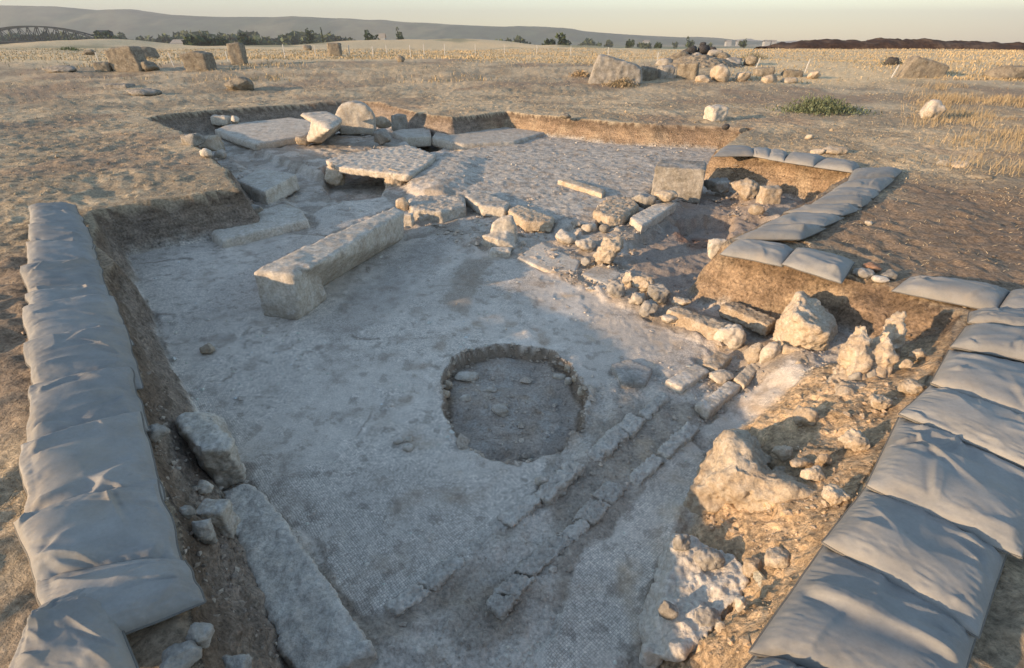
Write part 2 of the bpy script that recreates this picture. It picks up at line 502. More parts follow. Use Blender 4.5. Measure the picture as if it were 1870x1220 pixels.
fc = fc * (1 - kp)[:, None] + pla * kp[:, None]
fc = mixc(fc, (.36, .305, .25), pk)
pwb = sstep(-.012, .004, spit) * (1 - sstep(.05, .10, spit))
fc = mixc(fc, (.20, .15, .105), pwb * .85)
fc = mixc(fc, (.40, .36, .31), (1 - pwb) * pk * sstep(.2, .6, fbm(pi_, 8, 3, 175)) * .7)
rd, _ = sdist(pxpoly([(1225, 430), (1270, 415), (1330, 418), (1330, 458), (1260, 462)], -.8), Xi, Yi)
fc = mixc(fc, (.21, .12, .08), sstep(-.05, .1, rd) * .8)
zi = Z[mi]
p3w = np.stack([Xi, Yi, zi], 1)
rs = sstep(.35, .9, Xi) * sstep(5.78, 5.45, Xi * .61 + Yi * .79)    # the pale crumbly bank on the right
lf = sstep(-.6, -1.6, Xi)                                           # the greyer sections on the left
wallc = np.tile(np.array([.31, .222, .145]), (len(Xi), 1))
wallc = mixc(wallc, (.22, .155, .105), sstep(-.3, .5, fbm(p3w, .9, 2, 181)) * .6)
wallc = mixc(wallc, (.40, .31, .21), sstep(.2, .7, fbm(p3w, 2, 2, 185)) * .5)
wallc = mixc(wallc, (.235, .195, .16), lf * .75)
topd = sstep(-.32, -.07, zi + .06 * fbm(p3w, 3, 3, 187)) * (RR[mi] < 30)   # dark topsoil layer of the section
wallc = mixc(wallc, (.14, .10, .068), topd * .85)
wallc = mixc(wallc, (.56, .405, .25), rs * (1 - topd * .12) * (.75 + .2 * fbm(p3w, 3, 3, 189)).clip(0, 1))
si = s[mi]
wk = sstep(1.0, .82, si + .08 * fbm(pi_, 5, 3, 191))
ci = np.where((dN[mi] > 0)[:, None], fc * (1 - wk)[:, None] + wallc * wk[:, None], ci)
C[mi] = ci
T = np.zeros(N); T[mi] = km * (1 - worn) * (1 - pk) * (1 - wk) * sstep(-.75, .15, fbm(pi_, .8, 3, 195) + .2)

# faces and split into pieces of the setting
idx = np.arange(N).reshape(nR, nA)
q = np.stack([idx[:-1, :-1], idx[:-1, 1:], idx[1:, 1:], idx[1:, :-1]], -1)
qw = np.stack([idx[:-1, -1], idx[:-1, 0], idx[1:, 0], idx[1:, -1]], -1)[:, None, :]
quads = np.concatenate([q, qw], 1).reshape(-1, 4)[:, ::-1]
cls_v = np.zeros(N, int)
cls_i = np.where(kp > .5, 3, np.where(km > .5, 2, 4))
cls_i = np.where(pk > .5, 4, cls_i)
cls_i = np.where(si < .93, 1, cls_i)
cls_i = np.where(dN[mi] <= 0, 0, cls_i)
cls_v[mi] = cls_i
V = np.stack([X, Y, Z], 1)
fcl = cls_v[quads].max(1) * 0 + cls_v[quads[:, 0]]
full = make_mesh('tmp', V, quads)
nr_ = np.empty(N * 3, np.float32); full.vertex_normals.foreach_get('vector', nr_); nr_ = nr_.reshape(-1, 3)
bpy.data.meshes.remove(full)
wi = np.where(mi)[0][(si > 0.02) & (si < 1)]
p3 = V[wi].copy()
amp = np.sin(np.clip(s[wi], 0, 1) * math.pi) ** .5
dsp = 0.036 * fbm(p3, 3.2, 4, 301, .6) + 0.035 * (np.abs(fbm(p3, 8, 3, 305)) - .35)
V[wi] += nr_[wi] * (dsp * amp * np.clip(8 / RR[wi], .45, 1.0))[:, None]
full = make_mesh('tmp', V, quads)
nr_ = np.empty(N * 3, np.float32); full.vertex_normals.foreach_get('vector', nr_); nr_ = nr_.reshape(-1, 3)
bpy.data.meshes.remove(full)
for cl, nm, mt in ((0, 'ground', 'ground'), (1, 'trench_wall', 'wall'), (2, 'mosaic_floor', 'floor'), (3, 'plaster_floor', 'plaster'), (4, 'trench_soil', 'soil')):
    qq = quads[fcl == cl]
    us, inv = np.unique(qq, return_inverse=True)
    me = make_mesh(nm, V[us], inv.reshape(-1, 4))
    set_col(me, C[us]); set_f(me, 'tess', T[us])
    me.normals_split_custom_set_from_vertices(nr_[us].tolist())
    tagit(link(nm, me, M[mt]), kind='structure')

def terrain_at(x, y):                                     # height of the finished ground
    r = math.hypot(x, y); a = math.degrees(math.atan2(x, y))
    i = min(max(int(np.searchsorted(rr, r)), 1), nR - 1); j = min(max(int(np.searchsorted(ang, a)), 1), nA - 1)
    return float(Z[(i - 1) * nA + j - 1] + Z[i * nA + j - 1] + Z[(i - 1) * nA + j] + Z[i * nA + j]) / 4

# ------------------------------------------------------------------ far country
def ridge_hill(name, pts, D, base, mat, cols, seed, back=900):
    xs = np.linspace(pts[0][0], pts[-1][0], 260)
    ys = np.interp(xs, [p_[0] for p_ in pts], [p_[1] for p_ in pts])
    rows = 26
    co = []; 
    for k in range(rows):
        s_ = k / (rows - 1)
        dd = D + back * (s_ - .6)
        x_ = (xs - CX) / F * D / (CP + ((CY - 80) / F) * SP)
        zt = np.array([ZAT(y_, D) for y_ in ys])
        prof_ = math.sin(min(s_ / .6, 1) * math.pi / 2) ** 1.3 if s_ < .6 else 1 - .25 * ((s_ - .6) / .4)
        nz = fbm(np.stack([x_, np.full_like(x_, dd)], 1), .0025, 4, seed)
        z_ = base + (zt - base) * prof_ + nz * 9 * math.sin(s_ * math.pi) * (1 if s_ < .55 else .2)
        co.append(np.stack([x_, np.full_like(x_, dd), z_], 1))
    co = np.concatenate(co)
    ii = np.arange(rows * 260).reshape(rows, 260)
    fq = np.stack([ii[:-1, :-1], ii[:-1, 1:], ii[1:, 1:], ii[1:, :-1]], -1).reshape(-1, 4)
    me = make_mesh(name, co, fq)
    k_ = sstep(-.3, .4, fbm(co[:, :2] * np.array([[1, .6]]), .004, 5, seed + 5, .65))
    set_col(me, mixc(np.tile(np.array(cols[0]), (len(co), 1)), cols[1], k_))
    return tagit(link(name, me, mat), kind='structure')
ridge_hill('hills', [(-900, 20), (-400, 5), (20, 10), (130, 12), (200, 19), (260, 17), (330, 27), (420, 31), (560, 33), (700, 38), (800, 44), (900, 48), (1000, 51), (1060, 57), (1130, 62), (1250, 69), (1420, 77)], 3200, -6, M['hill'], [(.075, .10, .06), (.15, .155, .095)], 201)
ridge_hill('hills', [(900, 80), (1050, 72), (1150, 70), (1240, 71), (1350, 74), (1365, 70), (1385, 75), (1500, 77), (1700, 79), (2000, 78), (2600, 76)], 5200, -6, M['hill'], [(.15, .15, .125), (.2, .185, .15)], 221)

# burnt bank on the right
xs = np.linspace(1405, 2150, 150)
top = np.interp(xs, [1405, 1440, 1460, 1500, 1520, 1570, 1590, 1620, 1700, 1780, 1850, 2000, 2150], [84, 78, 76, 75, 72, 72, 74, 71, 73, 76, 79, 80, 86])
D0 = 118.0
co = []
rows = 14
for k in range(rows):
    s_ = k / (rows - 1); yy = D0 - 4 + 12 * s_
    x_ = (xs - CX) / F * D0 / (CP + ((CY - 80) / F) * SP)
    zt = np.array([ZAT(t_, D0) for t_ in top]); gb = gbase(x_, np.full_like(x_, yy)) - .15
    nz = fbm(np.stack([x_, np.full_like(x_, yy)], 1), .35, 4, 231) * .35
    co.append(np.stack([x_, np.full_like(x_, yy), gb + (np.maximum(zt - gb, .1) + nz) * math.sin(s_ * math.pi) ** .6], 1))
co = np.concatenate(co); ii = np.arange(rows * 150).reshape(rows, 150)
me = make_mesh('earth_bank', co, np.stack([ii[:-1, :-1], ii[:-1, 1:], ii[1:, 1:], ii[1:, :-1]], -1).reshape(-1, 4))
set_col(me, mixc(np.tile(np.array([.055, .032, .022]), (len(co), 1)), (.11, .07, .045), sstep(0, .8, fbm(co[:, :2], .5, 3, 233))))
tagit(link('earth_bank', me, M['burnt']), kind='structure')
bm = bmesh.new(); bmesh.ops.create_cube(bm, size=1)
me = bpy.data.meshes.new('haze'); bm.to_mesh(me); bm.free()
hz_ = bpy.data.objects.new('haze', me); COL.objects.link(hz_)
hz_.scale = (17500, 17500, 420); hz_.location = (0, 0, 420 / 2 - 14)
mh = bpy.data.materials.new('haze'); mh.use_nodes = True; nt_ = mh.node_tree; nt_.nodes.clear()
pv = nt_.nodes.new('ShaderNodeVolumePrincipled'); om = nt_.nodes.new('ShaderNodeOutputMaterial')
pv.inputs['Color'].default_value = (.53, .555, .615, 1); pv.inputs['Density'].default_value = HAZE; pv.inputs['Anisotropy'].default_value = 0.0
nt_.links.new(pv.outputs[0], om.inputs['Volume']); me.materials.append(mh)
tagit(hz_, kind='stuff')
#PART2
def PT(px, py):                                           # point of the finished ground seen at a pixel
    q = np.array([0, 0, H])[None] + ray(px, py)[None] * np.geomspace(1.2, 60, 2600)[:, None]
    r = np.hypot(q[:, 0], q[:, 1]); a = np.degrees(np.arctan2(q[:, 0], q[:, 1]))
    i = np.clip(np.searchsorted(rr, r), 1, nR - 1); j = np.clip(np.searchsorted(ang, a), 1, nA - 1)
    hit = np.where(q[:, 2] <= V[i * nA + j, 2])[0]
    return q[hit[0]]

# ------------------------------------------------------------------ stones
STONES = []
def pts_at(pxs, z): return [P(x, y, z) for x, y in pxs]

def ztop(bot, py_top, zb):                                # height of a vertical edge from its foot pixel to a picture row
    b = P(*bot, zb)
    return ZAT(py_top, b[1])

def stone(name, label, hulls, mat, cat='stone', group=None, rough=1.0, smooth=1, vox=1.0, pit=0.0, wob=1.0):
    STONES.append(dict(name=name, label=label, hulls=[[Vector(p_) for p_ in h] for h in hulls], mat=mat, cat=cat, group=group, rough=rough, smooth=smooth, vox=vox, pit=pit, wob=wob))

def blk(name, label, top, ref, zb=ZF, mat='pale', flare=.03, **kw):
    bot, ty = ref
    zt = kw.pop('zt', None) or ztop(bot, ty, zb)
    T_ = pts_at(top, zt)
    c_ = sum(T_) / len(T_)
    B_ = [np.array([c_[0] + (q_[0] - c_[0]) * (1 + flare), c_[1] + (q_[1] - c_[1]) * (1 + flare), zb - .05]) for q_ in T_]
    kw.setdefault('wob', .45)
    stone(name, label, [T_ + B_], mat, **kw)

def bld_pts(x0, y0, x1, y1, zb, depth=.8, style='round', yaw=0.0, seed=0, n=24, top=1.0):
    xc = (x0 + x1) / 2
    f_ = PG(xc, y1) if zb is None else PT(xc, y1) if zb == 't' else P(xc, y1, zb)
    zc = PIX(f_)[2]
    w = (x1 - x0) / F * zc
    b = depth * w
    yc = f_[1] + b * .5
    zt = ZAT(y0, yc + b * .15)
    zb_ = f_[2]
    h = max(zt - zb_, .04)
    xm = XAT(xc, (y0 + y1) / 2, yc)
    r_ = np.random.default_rng(seed + int(x0 * 7 + y0))
    out = []
    cy_, sy_ = math.cos(yaw), math.sin(yaw)
    if style == 'block':
        for sx in (-1, 1):
            for sy in (-1, 1):
                for sz in (0, 1):
                    j = r_.uniform(.84, 1.0, 3)
                    a_, b_ = sx * w * .5 * j[0], sy * b * .5 * j[1]
                    k_ = 1 / (abs(cy_) + abs(sy_) * .6)
                    out.append([xm + (a_ * cy_ - b_ * sy_) * k_, yc + (a_ * sy_ + b_ * cy_) * k_, zb_ - .06 if sz == 0 else zb_ + h * j[2]])
    else:
        ex = {'round': 2.4, 'jag': 2.2, 'boxy': 4.0}[style]
        for i in range(n):
            d_ = r_.normal(size=3); d_ /= np.linalg.norm(d_)
            k_ = (np.abs(d_) ** ex).sum() ** (-1 / ex)
            d_ = d_ * k_ * (r_.uniform(.80, 1.0) if style != 'jag' else r_.uniform(.55, 1.05))
            out.append([xm + d_[0] * w * .52, yc + d_[1] * b * .52, zb_ + h * .42 + d_[2] * h * .6])
    return out

def bld(name, label, box, zb=ZF, mat='pale', depth=.8, style='round', yaw=0.0, **kw):
    hk = {k: kw.pop(k) for k in ('seed', 'n') if k in kw}
    stone(name, label, [bld_pts(*box, zb, depth, style, yaw, **hk)], mat, **kw)

# ---- main room
zb_ = ZF - .01
zfar = ztop((738, 434), 386, zb_); znear = ztop((545, 588), 500, zb_)
def lz(px): return znear + (zfar - znear) * min(max((px - 545) / 193, 0), 1)
topb = [P(498, 474, lz(520)), P(720, 377, zfar), P(738, 386, zfar), P(568, 488, lz(560))]
botb = [np.array([*P(498, 474, lz(520))[:2], zb_]), np.array([*P(720, 377, zfar)[:2], zb_]), P(738, 435, zb_), P(585, 528, zb_)]
head = [P(462, 494, znear), P(512, 467, znear), P(562, 470, znear + .0), P(540, 502, znear - .02), P(478, 578, zb_), P(545, 588, zb_), P(600, 545, zb_), P(590, 520, zb_ + .12), P(568, 500, zb_ + .30), np.array([*P(470, 485, znear)[:2], zb_])]
stone('fallen_pillar', 'long squared stone pillar lying across the mosaic floor with a notched near end', [topb + botb, head], 'pale', cat='pillar', rough=.55, smooth=0, vox=.7, wob=.35)
blk('flat_slab', 'thin rectangular slab lying on the floor beside the fallen pillar', [(385, 424), (402, 406), (515, 371), (548, 380), (562, 400), (520, 408), (470, 418), (405, 438)], ((405, 452), 437), mat='pale', rough=.7)
zc_ = ztop((490, 374), 348, ZF)
c1 = pts_at([(434, 330), (470, 307), (541, 318), (483, 350)], zc_)
cc = sum(c1) / 4
def lvl(k, z): return [np.array([cc[0] + (q_[0] - cc[0]) * k, cc[1] + (q_[1] - cc[1]) * k, z]) for q_ in c1]
hz = zc_ - ZF
stone('cornice_block', 'moulded cornice block with grooved front edge beside the left earth section', [lvl(1, zc_) + lvl(1.02, zc_ - hz * .42), lvl(.90, zc_ - hz * .3) + lvl(.90, zc_ - hz * .6), lvl(1.0, zc_ - hz * .55) + lvl(1.03, ZF - .05)], 'pale', cat='block', rough=.5, smooth=1)
# ---- far left room
blk('platform_slab', 'broad flat slab on a low platform at the back left of the trench', [(391, 236), (420, 226), (530, 214), (600, 224), (556, 248), (465, 262), (425, 250)], ((465, 272), 261), zb=-.62, mat='pale', rough=.8, flare=.0)
zq = ztop((575, 262), 222, -.58)
stone('curved_stone', 'curved stone with a flat projecting top leaning on the platform slab', [
    pts_at([(540, 206), (600, 203), (626, 216), (600, 228), (566, 216)], zq + .16) + pts_at([(560, 222), (600, 212), (626, 224), (600, 236)], zq - .02),
    pts_at([(568, 222), (610, 214), (626, 222), (602, 238)], zq + .1) + pts_at([(556, 262), (586, 263), (622, 236), (600, 240)], -.6)], 'pale', rough=.6)
bld('stone', 'small pinkish stone at the foot of the curved stone', (537, 244, 567, 265), -.58, 'warm')
fb = P(655, 243, -.55); zt_ = ZAT(185, fb[1] + .3); w_ = 72 / F * PIX(fb)[2]
arch = []
x_l = XAT(607, 215, fb[1])
for k in range(15):
    a_ = math.pi * k / 14
    for dy in (0, .75):
        arch.append((x_l + w_ * .5 - math.cos(a_) * w_ * .5 + dy * -.25 + .1, fb[1] + dy, (zt_ + .55) * .45 - .55 + math.sin(a_) * (zt_ + .55) * .55))
for dx in (0, w_):
    for dy in (0, .75):
        arch.append((x_l + dx * .92 + .1 - dy * .25 + w_ * .05, fb[1] + dy, -.62))
stone('arched_stone', 'tall round-topped stone standing at the back of the trench', [arch], 'pale', rough=.6, smooth=3)
bld('leaning_stone', 'pointed brown stone leaning just right of the round-topped stone', (679, 208, 722, 236), -.55, 'warm', style='jag', depth=.6)
bld('leaning_stone', 'flat grey stone leaning against the back earth section', (712, 206, 746, 237), -.55, 'grey', style='block', depth=.35, yaw=.3)
bld('stone', 'squared pale stone left of a rounded one on the back left ledge', (389, 210, 420, 226), -.42, 'pale', style='block')
bld('stone', 'rounded pale stone on the back left ledge above the platform slab', (417, 209, 438, 226), -.42, 'pale')
bld('stone', 'grey rubble stone topmost in the row along the left section', (332, 240, 374, 266), 't', 'grey', style='boxy')
bld('stone', 'tan rubble stone second in the row along the left section', (364, 247, 411, 277), 't', 'warm', style='boxy')
bld('stone', 'small pale stone third in the row along the left section', (364, 268, 391, 290), 't', 'pale')
bld('stone', 'small pale stone lowest in the row along the left section', (384, 273, 414, 292), 't', 'pale', style='boxy')
blk('plaster_slab', 'large pale floor slab below the far corner of the back room', [(787, 250), (800, 234), (895, 219), (926, 218), (1012, 237), (940, 258), (895, 256), (842, 263)], ((842, 278), 263), zb=-.76, mat='pale', rough=.7, flare=.0)
blk('pale_block', 'cut pale block with a bright end face left of the large floor slab', [(715, 240), (735, 235), (785, 233), (788, 249), (738, 251)], ((740, 267), 251), zb=-.76, mat='pale', rough=.5, flare=.0)
bld('stone', 'dusty grey stone just left of the cut pale block', (678, 235, 716, 266), -.6, 'grey', style='boxy')
blk('strip_stone', 'narrow kerb stone lying alone on the gravelly back floor', [(1018, 328), (1035, 324), (1106, 345), (1100, 354)], ((1095, 358), 350), zb=-.61, mat='warm', flare=.02)
blk('squared_block', 'large squared block standing at the right end of the back room', [(1196, 303), (1208, 290), (1290, 294), (1289, 310)], ((1236, 362), 305), zb=-.7, mat='grey', rough=.6, flare=.02)
blk('plaster_ledge', 'broken plaster floor ledge overhanging a dark hollow left of the back room', [(593, 292), (606, 300), (618, 304), (640, 300), (667, 295), (695, 300), (706, 309), (725, 311), (742, 319), (752, 318), (768, 306), (776, 300), (790, 292), (797, 283), (770, 272), (745, 264), (716, 270), (690, 271), (642, 279), (620, 284)], ((720, 352), 338), zt=-.42, zb=-.55, mat='pale', rough=1.5, flare=-.03, cat='ledge', wob=.8)
bld('earth_pillar', 'crumbly sunlit earth pillar under the right corner of the plaster ledge', (698, 308, 742, 358), -.98, 'warm', style='boxy', depth=.9, rough=1.3)
bld('earth_pillar', 'crumbly earth support under the left tip of the plaster ledge', (594, 297, 632, 342), -.95, 'warm', style='boxy', depth=.9, rough=1.3)
# ---- the cross wall
blk('rough_block', 'big undercut block topmost beside the far end of the fallen pillar', [(744, 365), (762, 357), (846, 355), (850, 376), (806, 386), (782, 376), (752, 383)], ((806, 411), 388), mat='pale', rough=1.3)
bld('stone', 'small tan stone behind the undercut block', (722, 358, 752, 386), -.6, 'warm')
bld('stone', 'pale upright stone wedged under the far end of the fallen pillar', (733, 386, 756, 416), -.75, 'pale', style='block')
blk('flat_block', 'flat broken block right of the undercut block', [(848, 357), (880, 346), (932, 369), (922, 380), (880, 376)], ((880, 392), 378), zb=-.65, mat='pale', rough=1.2)
blk('flat_block', 'crumbling flat block behind the boulder with the sloping top', [(928, 382), (948, 373), (1012, 396), (1006, 406), (958, 404)], ((960, 416), 403), zb=-.66, mat='warm', rough=1.5)
stone('boulder', 'pale boulder with a sloping top in the cross wall', [bld_pts(876, 422, 946, 462, ZF, .75, 'boxy'), bld_pts(890, 389, 946, 452, ZF, .7, 'boxy', seed=3)], 'pale', rough=.6, smooth=3)
bld('stone', 'thin flat stone lying in front of the sloping boulder', (892, 452, 934, 470), ZF, 'pale', style='block', depth=.5)
blk('rough_block', 'rough pitted block on the right part of the cross wall', [(1084, 384), (1108, 361), (1156, 357), (1166, 374), (1134, 396), (1112, 397)], ((1118, 411), 396), zb=-.62, mat='warm', rough=1.8, pit=.2)
blk('wall_slab', 'long pale slab capping the short wall by the right bay', [(1150, 396), (1216, 360), (1236, 370), (1172, 414)], ((1168, 425), 412), zb=-.64, mat='pale', rough=1.1)
bld('stone', 'knobbly stone at the upper end of the short wall', (1186, 342, 1242, 374), -.5, 'warm', style='jag')
bld('stone', 'grey stone between the pitted block and the long capping slab', (1150, 350, 1200, 382), -.6, 'grey', style='boxy')
for i, (b_, lb) in enumerate([((1040, 398, 1068, 420), 'left of four rubble lumps below the pitted block'), ((1062, 402, 1092, 426), 'second of four rubble lumps below the pitted block'),
                              ((1090, 404, 1116, 428), 'third of four rubble lumps below the pitted block'), ((1116, 408, 1140, 428), 'right of four rubble lumps below the pitted block')]):
    bld('rubble_lump', lb, b_, -.64, ('grey', 'pale')[i % 2], style='jag')
bld('stone', 'flat stone left of the knobbly lump, farther of two', (1010, 420, 1054, 448), -.72, 'pale', style='boxy')
bld('stone', 'flat stone left of the knobbly lump, nearer of two', (1048, 434, 1090, 462), -.72, 'pale', style='boxy')
bld('stone', 'small stone touching the left foot of the knobbly lump', (1058, 468, 1084, 488), -.72, 'grey')
blk('paving_slab', 'smooth paving slab left of the knobbly lump', [(944, 470), (985, 441), (1060, 476), (1052, 494), (1002, 494)], ((1002, 499), 494), zb=ZF, mat='pale', rough=.5)
blk('paving_slab', 'smooth paving slab in front of the knobbly lump', [(1060, 500), (1092, 482), (1138, 498), (1112, 522)], ((1110, 527), 522), zb=ZF, mat='pale', rough=.5)
bld('conglomerate_lump', 'round knobbly conglomerate lump on the rubble wall', (1084, 430, 1144, 492), -.72, 'warm', depth=.9, rough=1.4, pit=.3)
for b_, lb, mt in [((1128, 492, 1168, 528), 'crumbly stone on the rubble wall just below the knobbly lump', 'warm'), ((1152, 496, 1200, 540), 'warm lit crumbly stone right of the crest of the rubble wall', 'warm'),
                   ((1108, 512, 1142, 544), 'greyish round stone at the left edge of the rubble wall', 'grey'), ((1146, 532, 1184, 558), 'pale stone in the middle of the rubble wall', 'pale'),
                   ((1178, 518, 1228, 556), 'large pitted stone in the rubble wall above the long beam stone', 'grey'), ((1162, 548, 1206, 582), 'dark pitted stone above the left foot of the long beam stone', 'grey'),
                   ((1224, 540, 1272, 572), 'reddish stone between the rubble wall and the right section', 'warm'), ((1206, 572, 1240, 594), 'pale stone under the left end of the long beam stone', 'pale')]:
    bld('rubble_stone', lb, b_, -.7, mt, style='jag' if mt == 'warm' else 'boxy', rough=1.3, pit=.15)
blk('beam_stone', 'long narrow beam stone lit along the right edge of the mosaic', [(1218, 564), (1236, 556), (1330, 590), (1316, 602), (1290, 594)], ((1308, 626), 602), zb=-.74, mat='warm', rough=1.2)
bld('stone', 'squared stone at the right end of the long beam stone', (1304, 589, 1366, 638), -.74, 'pale', style='boxy', depth=.7)
blk('ledge_stone', 'low stone course at the foot of the right earth section', [(1316, 556), (1340, 548), (1420, 582), (1402, 594)], ((1400, 606), 592), zb=-.66, mat='warm', rough=1.4)
bld('stone', 'tan angular stone right of the squared stone, left of a pair', (1357, 622, 1402, 672), -.72, 'warm', style='jag', depth=.8)
bld('stone', 'grey faced stone right of the squared stone, right of a pair', (1388, 622, 1426, 676), -.7, 'pale', style='boxy', depth=.7)
bld('stone', 'tan flat stone below the pointed boulder', (1414, 650, 1492, 702), -.66, 'warm', style='boxy', depth=.5)
bld('stone', 'small flat stone bridging the tan stone and the pointed boulder', (1426, 632, 1472, 656), -.55, 'warm', style='block', depth=.3, yaw=-.4)
# low wall stones at the right end of the mosaic
blk('wall_stone', 'long flat wall stone at the right corner of the mosaic', [(1214, 694), (1272, 662), (1298, 676), (1246, 708)], ((1246, 716), 708), zb=ZF, mat='pale', rough=1.1)
blk('wall_stone', 'pink tinged wall stone nearest the squared stone', [(1282, 664), (1310, 640), (1338, 650), (1312, 674)], ((1312, 680), 672), zb=ZF, mat='warm', rough=1.1)
bld('wall_stone', 'rounded hump of a wall stone between two long ones', (1290, 674, 1342, 706), ZF, 'pale', depth=.8)
blk('wall_stone', 'upright edged wall stone at the upper end of the right low wall', [(1340, 690), (1372, 660), (1392, 666), (1360, 704)], ((1362, 714), 702), zb=ZF, mat='warm', rough=1.1)
blk('wall_stone', 'long wall stone at the lower end of the right low wall', [(1270, 738), (1330, 694), (1356, 702), (1296, 752)], ((1298, 760), 750), zb=ZF, mat='pale', rough=1.2)
# big boulders at the right
zlo, zhi = -.70, -.10
stone('boulder', 'largest jagged boulder, sunlit, in front of the right-hand sandbags', [
    [P(1332, 787, -.10), P(1308, 800, -.2), P(1294, 850, -.38), P(1345, 860, -.14), P(1392, 856, -.14), P(1255, 905, -.52), P(1250, 935, -.74), P(1300, 972, -.74), P(1380, 985, -.60), P(1420, 880, -.16), P(1385, 800, -.40), P(1320, 800, -.7), P(1425, 960, -.5)],
    [P(1392, 856, -.14), P(1440, 890, -.13), P(1500, 905, -.16), P(1514, 925, -.25), P(1470, 985, -.42), P(1400, 985, -.55), P(1350, 920, -.4), P(1440, 850, -.45), P(1400, 900, -.2), P(1480, 890, -.4)],
    [P(1332, 787, -.10), P(1392, 856, -.14), P(1360, 880, -.2), P(1300, 840, -.25), P(1385, 812, -.30), P(1420, 840, -.4)]], 'warm', cat='boulder', rough=.85, pit=.35, vox=.8)
stone('boulder', 'pointed boulder with a grey shaded flank below the right earth section', [
    [P(1465, 536, -.02), P(1440, 562, -.12), P(1450, 575, -.1), P(1525, 575, -.28), P(1512, 610, -.22), P(1405, 618, -.60), P(1440, 656, -.62), P(1512, 652, -.55), P(1532, 600, -.5), P(1480, 600, -.16), P(1450, 545, -.6)]], 'warm', cat='boulder', rough=.9, pit=.3)
def finger(bx0, bx1, by, tipx, tipy, dY, lean=.12):
    b_ = PT((bx0 + bx1) / 2, by); w_ = (bx1 - bx0) / F * PIX(b_)[2] / 2
    zt_ = ZAT(tipy, b_[1] + dY); tx = XAT(tipx, tipy, b_[1] + dY)
    o_ = [(b_[0] + math.cos(a_) * w_, b_[1] + dY * .5 + math.sin(a_) * dY * .8, b_[2] - .1) for a_ in np.linspace(0, 6.28, 9)[:-1]]
    m_ = (b_[2] + zt_) / 2
    o_ += [((b_[0] + tx) / 2 + math.cos(a_) * w_ * .8, b_[1] + dY * .7 + math.sin(a_) * dY * .5, m_) for a_ in np.linspace(.3, 6.5, 8)[:-1]]
    return o_ + [(tx + math.cos(a_) * w_ * .36, b_[1] + dY + math.sin(a_) * .06, zt_ - .02 * k_) for k_, a_ in enumerate(np.linspace(0, 6.28, 6)[:-1])]
stone('boulder', 'jagged two-fingered rock rising from the right bank', [finger(1546, 1594, 690, 1578, 592, .22), finger(1584, 1628, 690, 1622, 602, .2), finger(1604, 1646, 660, 1645, 571, .16)], 'warm', cat='boulder', rough=1.0, pit=.4)
stone('boulder', 'low mound of crumbling rock with a dark broken top on the right bank', [
    [P(1530, 664, -.18), P(1560, 662, -.18), P(1612, 690, -.24), P(1600, 722, -.24), P(1540, 720, -.22), P(1512, 690, -.24), P(1462, 740, -.66), P(1500, 800, -.66), P(1590, 780, -.5), P(1630, 730, -.4), P(1500, 680, -.6)]], 'warm', cat='boulder', rough=1.0, pit=.3)
for b_, lb, z_ in [((1548, 676, 1580, 702), 'dark flake on top of the crumbling mound, left of three', -.24), ((1572, 672, 1606, 704), 'dark flake on top of the crumbling mound, right of three', -.26), ((1556, 696, 1600, 722), 'dark flake on top of the crumbling mound, nearest of three', -.26)]:
    bld('rock_flake', lb, b_, z_, 'grey', style='jag', depth=.6)
bld('stone', 'long pale stone standing on edge left of the crumbling mound', (1462, 664, 1500, 710), -.62, 'pale', style='jag', depth=.5)
bld('stone', 'small stone in the upper right bank behind the two-fingered rock', (1660, 632, 1694, 664), 't', 'warm', style='jag')
bld('stone', 'tan pebble stone below the two-fingered rock on the bank', (1640, 655, 1668, 680), 't', 'warm', style='jag')
for b_, lb in [((1404, 808, 1452, 850), 'tan rubble stone behind the largest boulder, left'), ((1440, 832, 1486, 862), 'tan rubble stone behind the largest boulder, middle'),
               ((1462, 852, 1504, 884), 'squarish fragment behind the largest boulder'), ((1486, 826, 1520, 856), 'tan rubble stone behind the largest boulder, nearest the sandbags')]:
    bld('rubble_stone', lb, b_, 't', 'warm', style='boxy' if 'squarish' in lb else 'jag', depth=.7)
for b_, lb in [((1392, 1006, 1446, 1044), 'tan stone embedded in the sunlit bank below the largest boulder'), ((1536, 786, 1590, 830), 'tan rubble block embedded in the bank between mound and sandbags'), ((1500, 886, 1548, 926), 'small block wedged between the largest boulder and the sandbags'),
               ((1640, 690, 1686, 724), 'rubble block high on the bank below the third farthest right sandbag'), ((1446, 742, 1490, 786), 'block at the lower left of the crumbling mound'), ((1580, 720, 1626, 756), 'block at the right foot of the crumbling mound'), ((1350, 1020, 1392, 1060), 'tan stone left of the embedded one on the sunlit bank')]:
    bld('bank_stone', lb, b_, 't', 'warm', style='boxy', depth=.8, rough=1.3)
# grey masonry lump, foreground right
stone('masonry_lump', 'rough grey lump of old masonry in shade at the foot of the largest boulder', [
    [P(1240, 975, -0.5), P(1290, 990, -0.46), P(1340, 1010, -0.42), P(1372, 1050, -0.38), P(1340, 1100, -0.4), P(1290, 1160, -0.44), P(1230, 1200, -0.48), P(1180, 1190, -0.56), P(1160, 1140, -0.8), P(1195, 1060, -0.8), P(1225, 990, -0.8), P(1180, 1240, -0.8), P(1380, 1100, -0.7), P(1300, 1180, -0.7)]], 'kerb', cat='masonry', rough=.9, pit=.1, smooth=3)
for b_, lb in [((1228, 976, 1262, 1010), 'rounded stone at the far corner of the grey masonry lump'), ((1266, 1004, 1318, 1046), 'grey cobble sitting in the hollow of the masonry lump'),
               ((1262, 1112, 1316, 1150), 'flat stone on the near end of the masonry lump'), ((1200, 1100, 1238, 1136), 'small stone set in the left edge of the masonry lump')]:
    bld('cobble', lb, b_, -.47, 'grey', style='boxy', depth=.7)
bld('stone', 'pale shard stuck in the sunlit bank beside the lower right sandbags', (1338, 1082, 1368, 1124), 't', 'pale', style='jag')
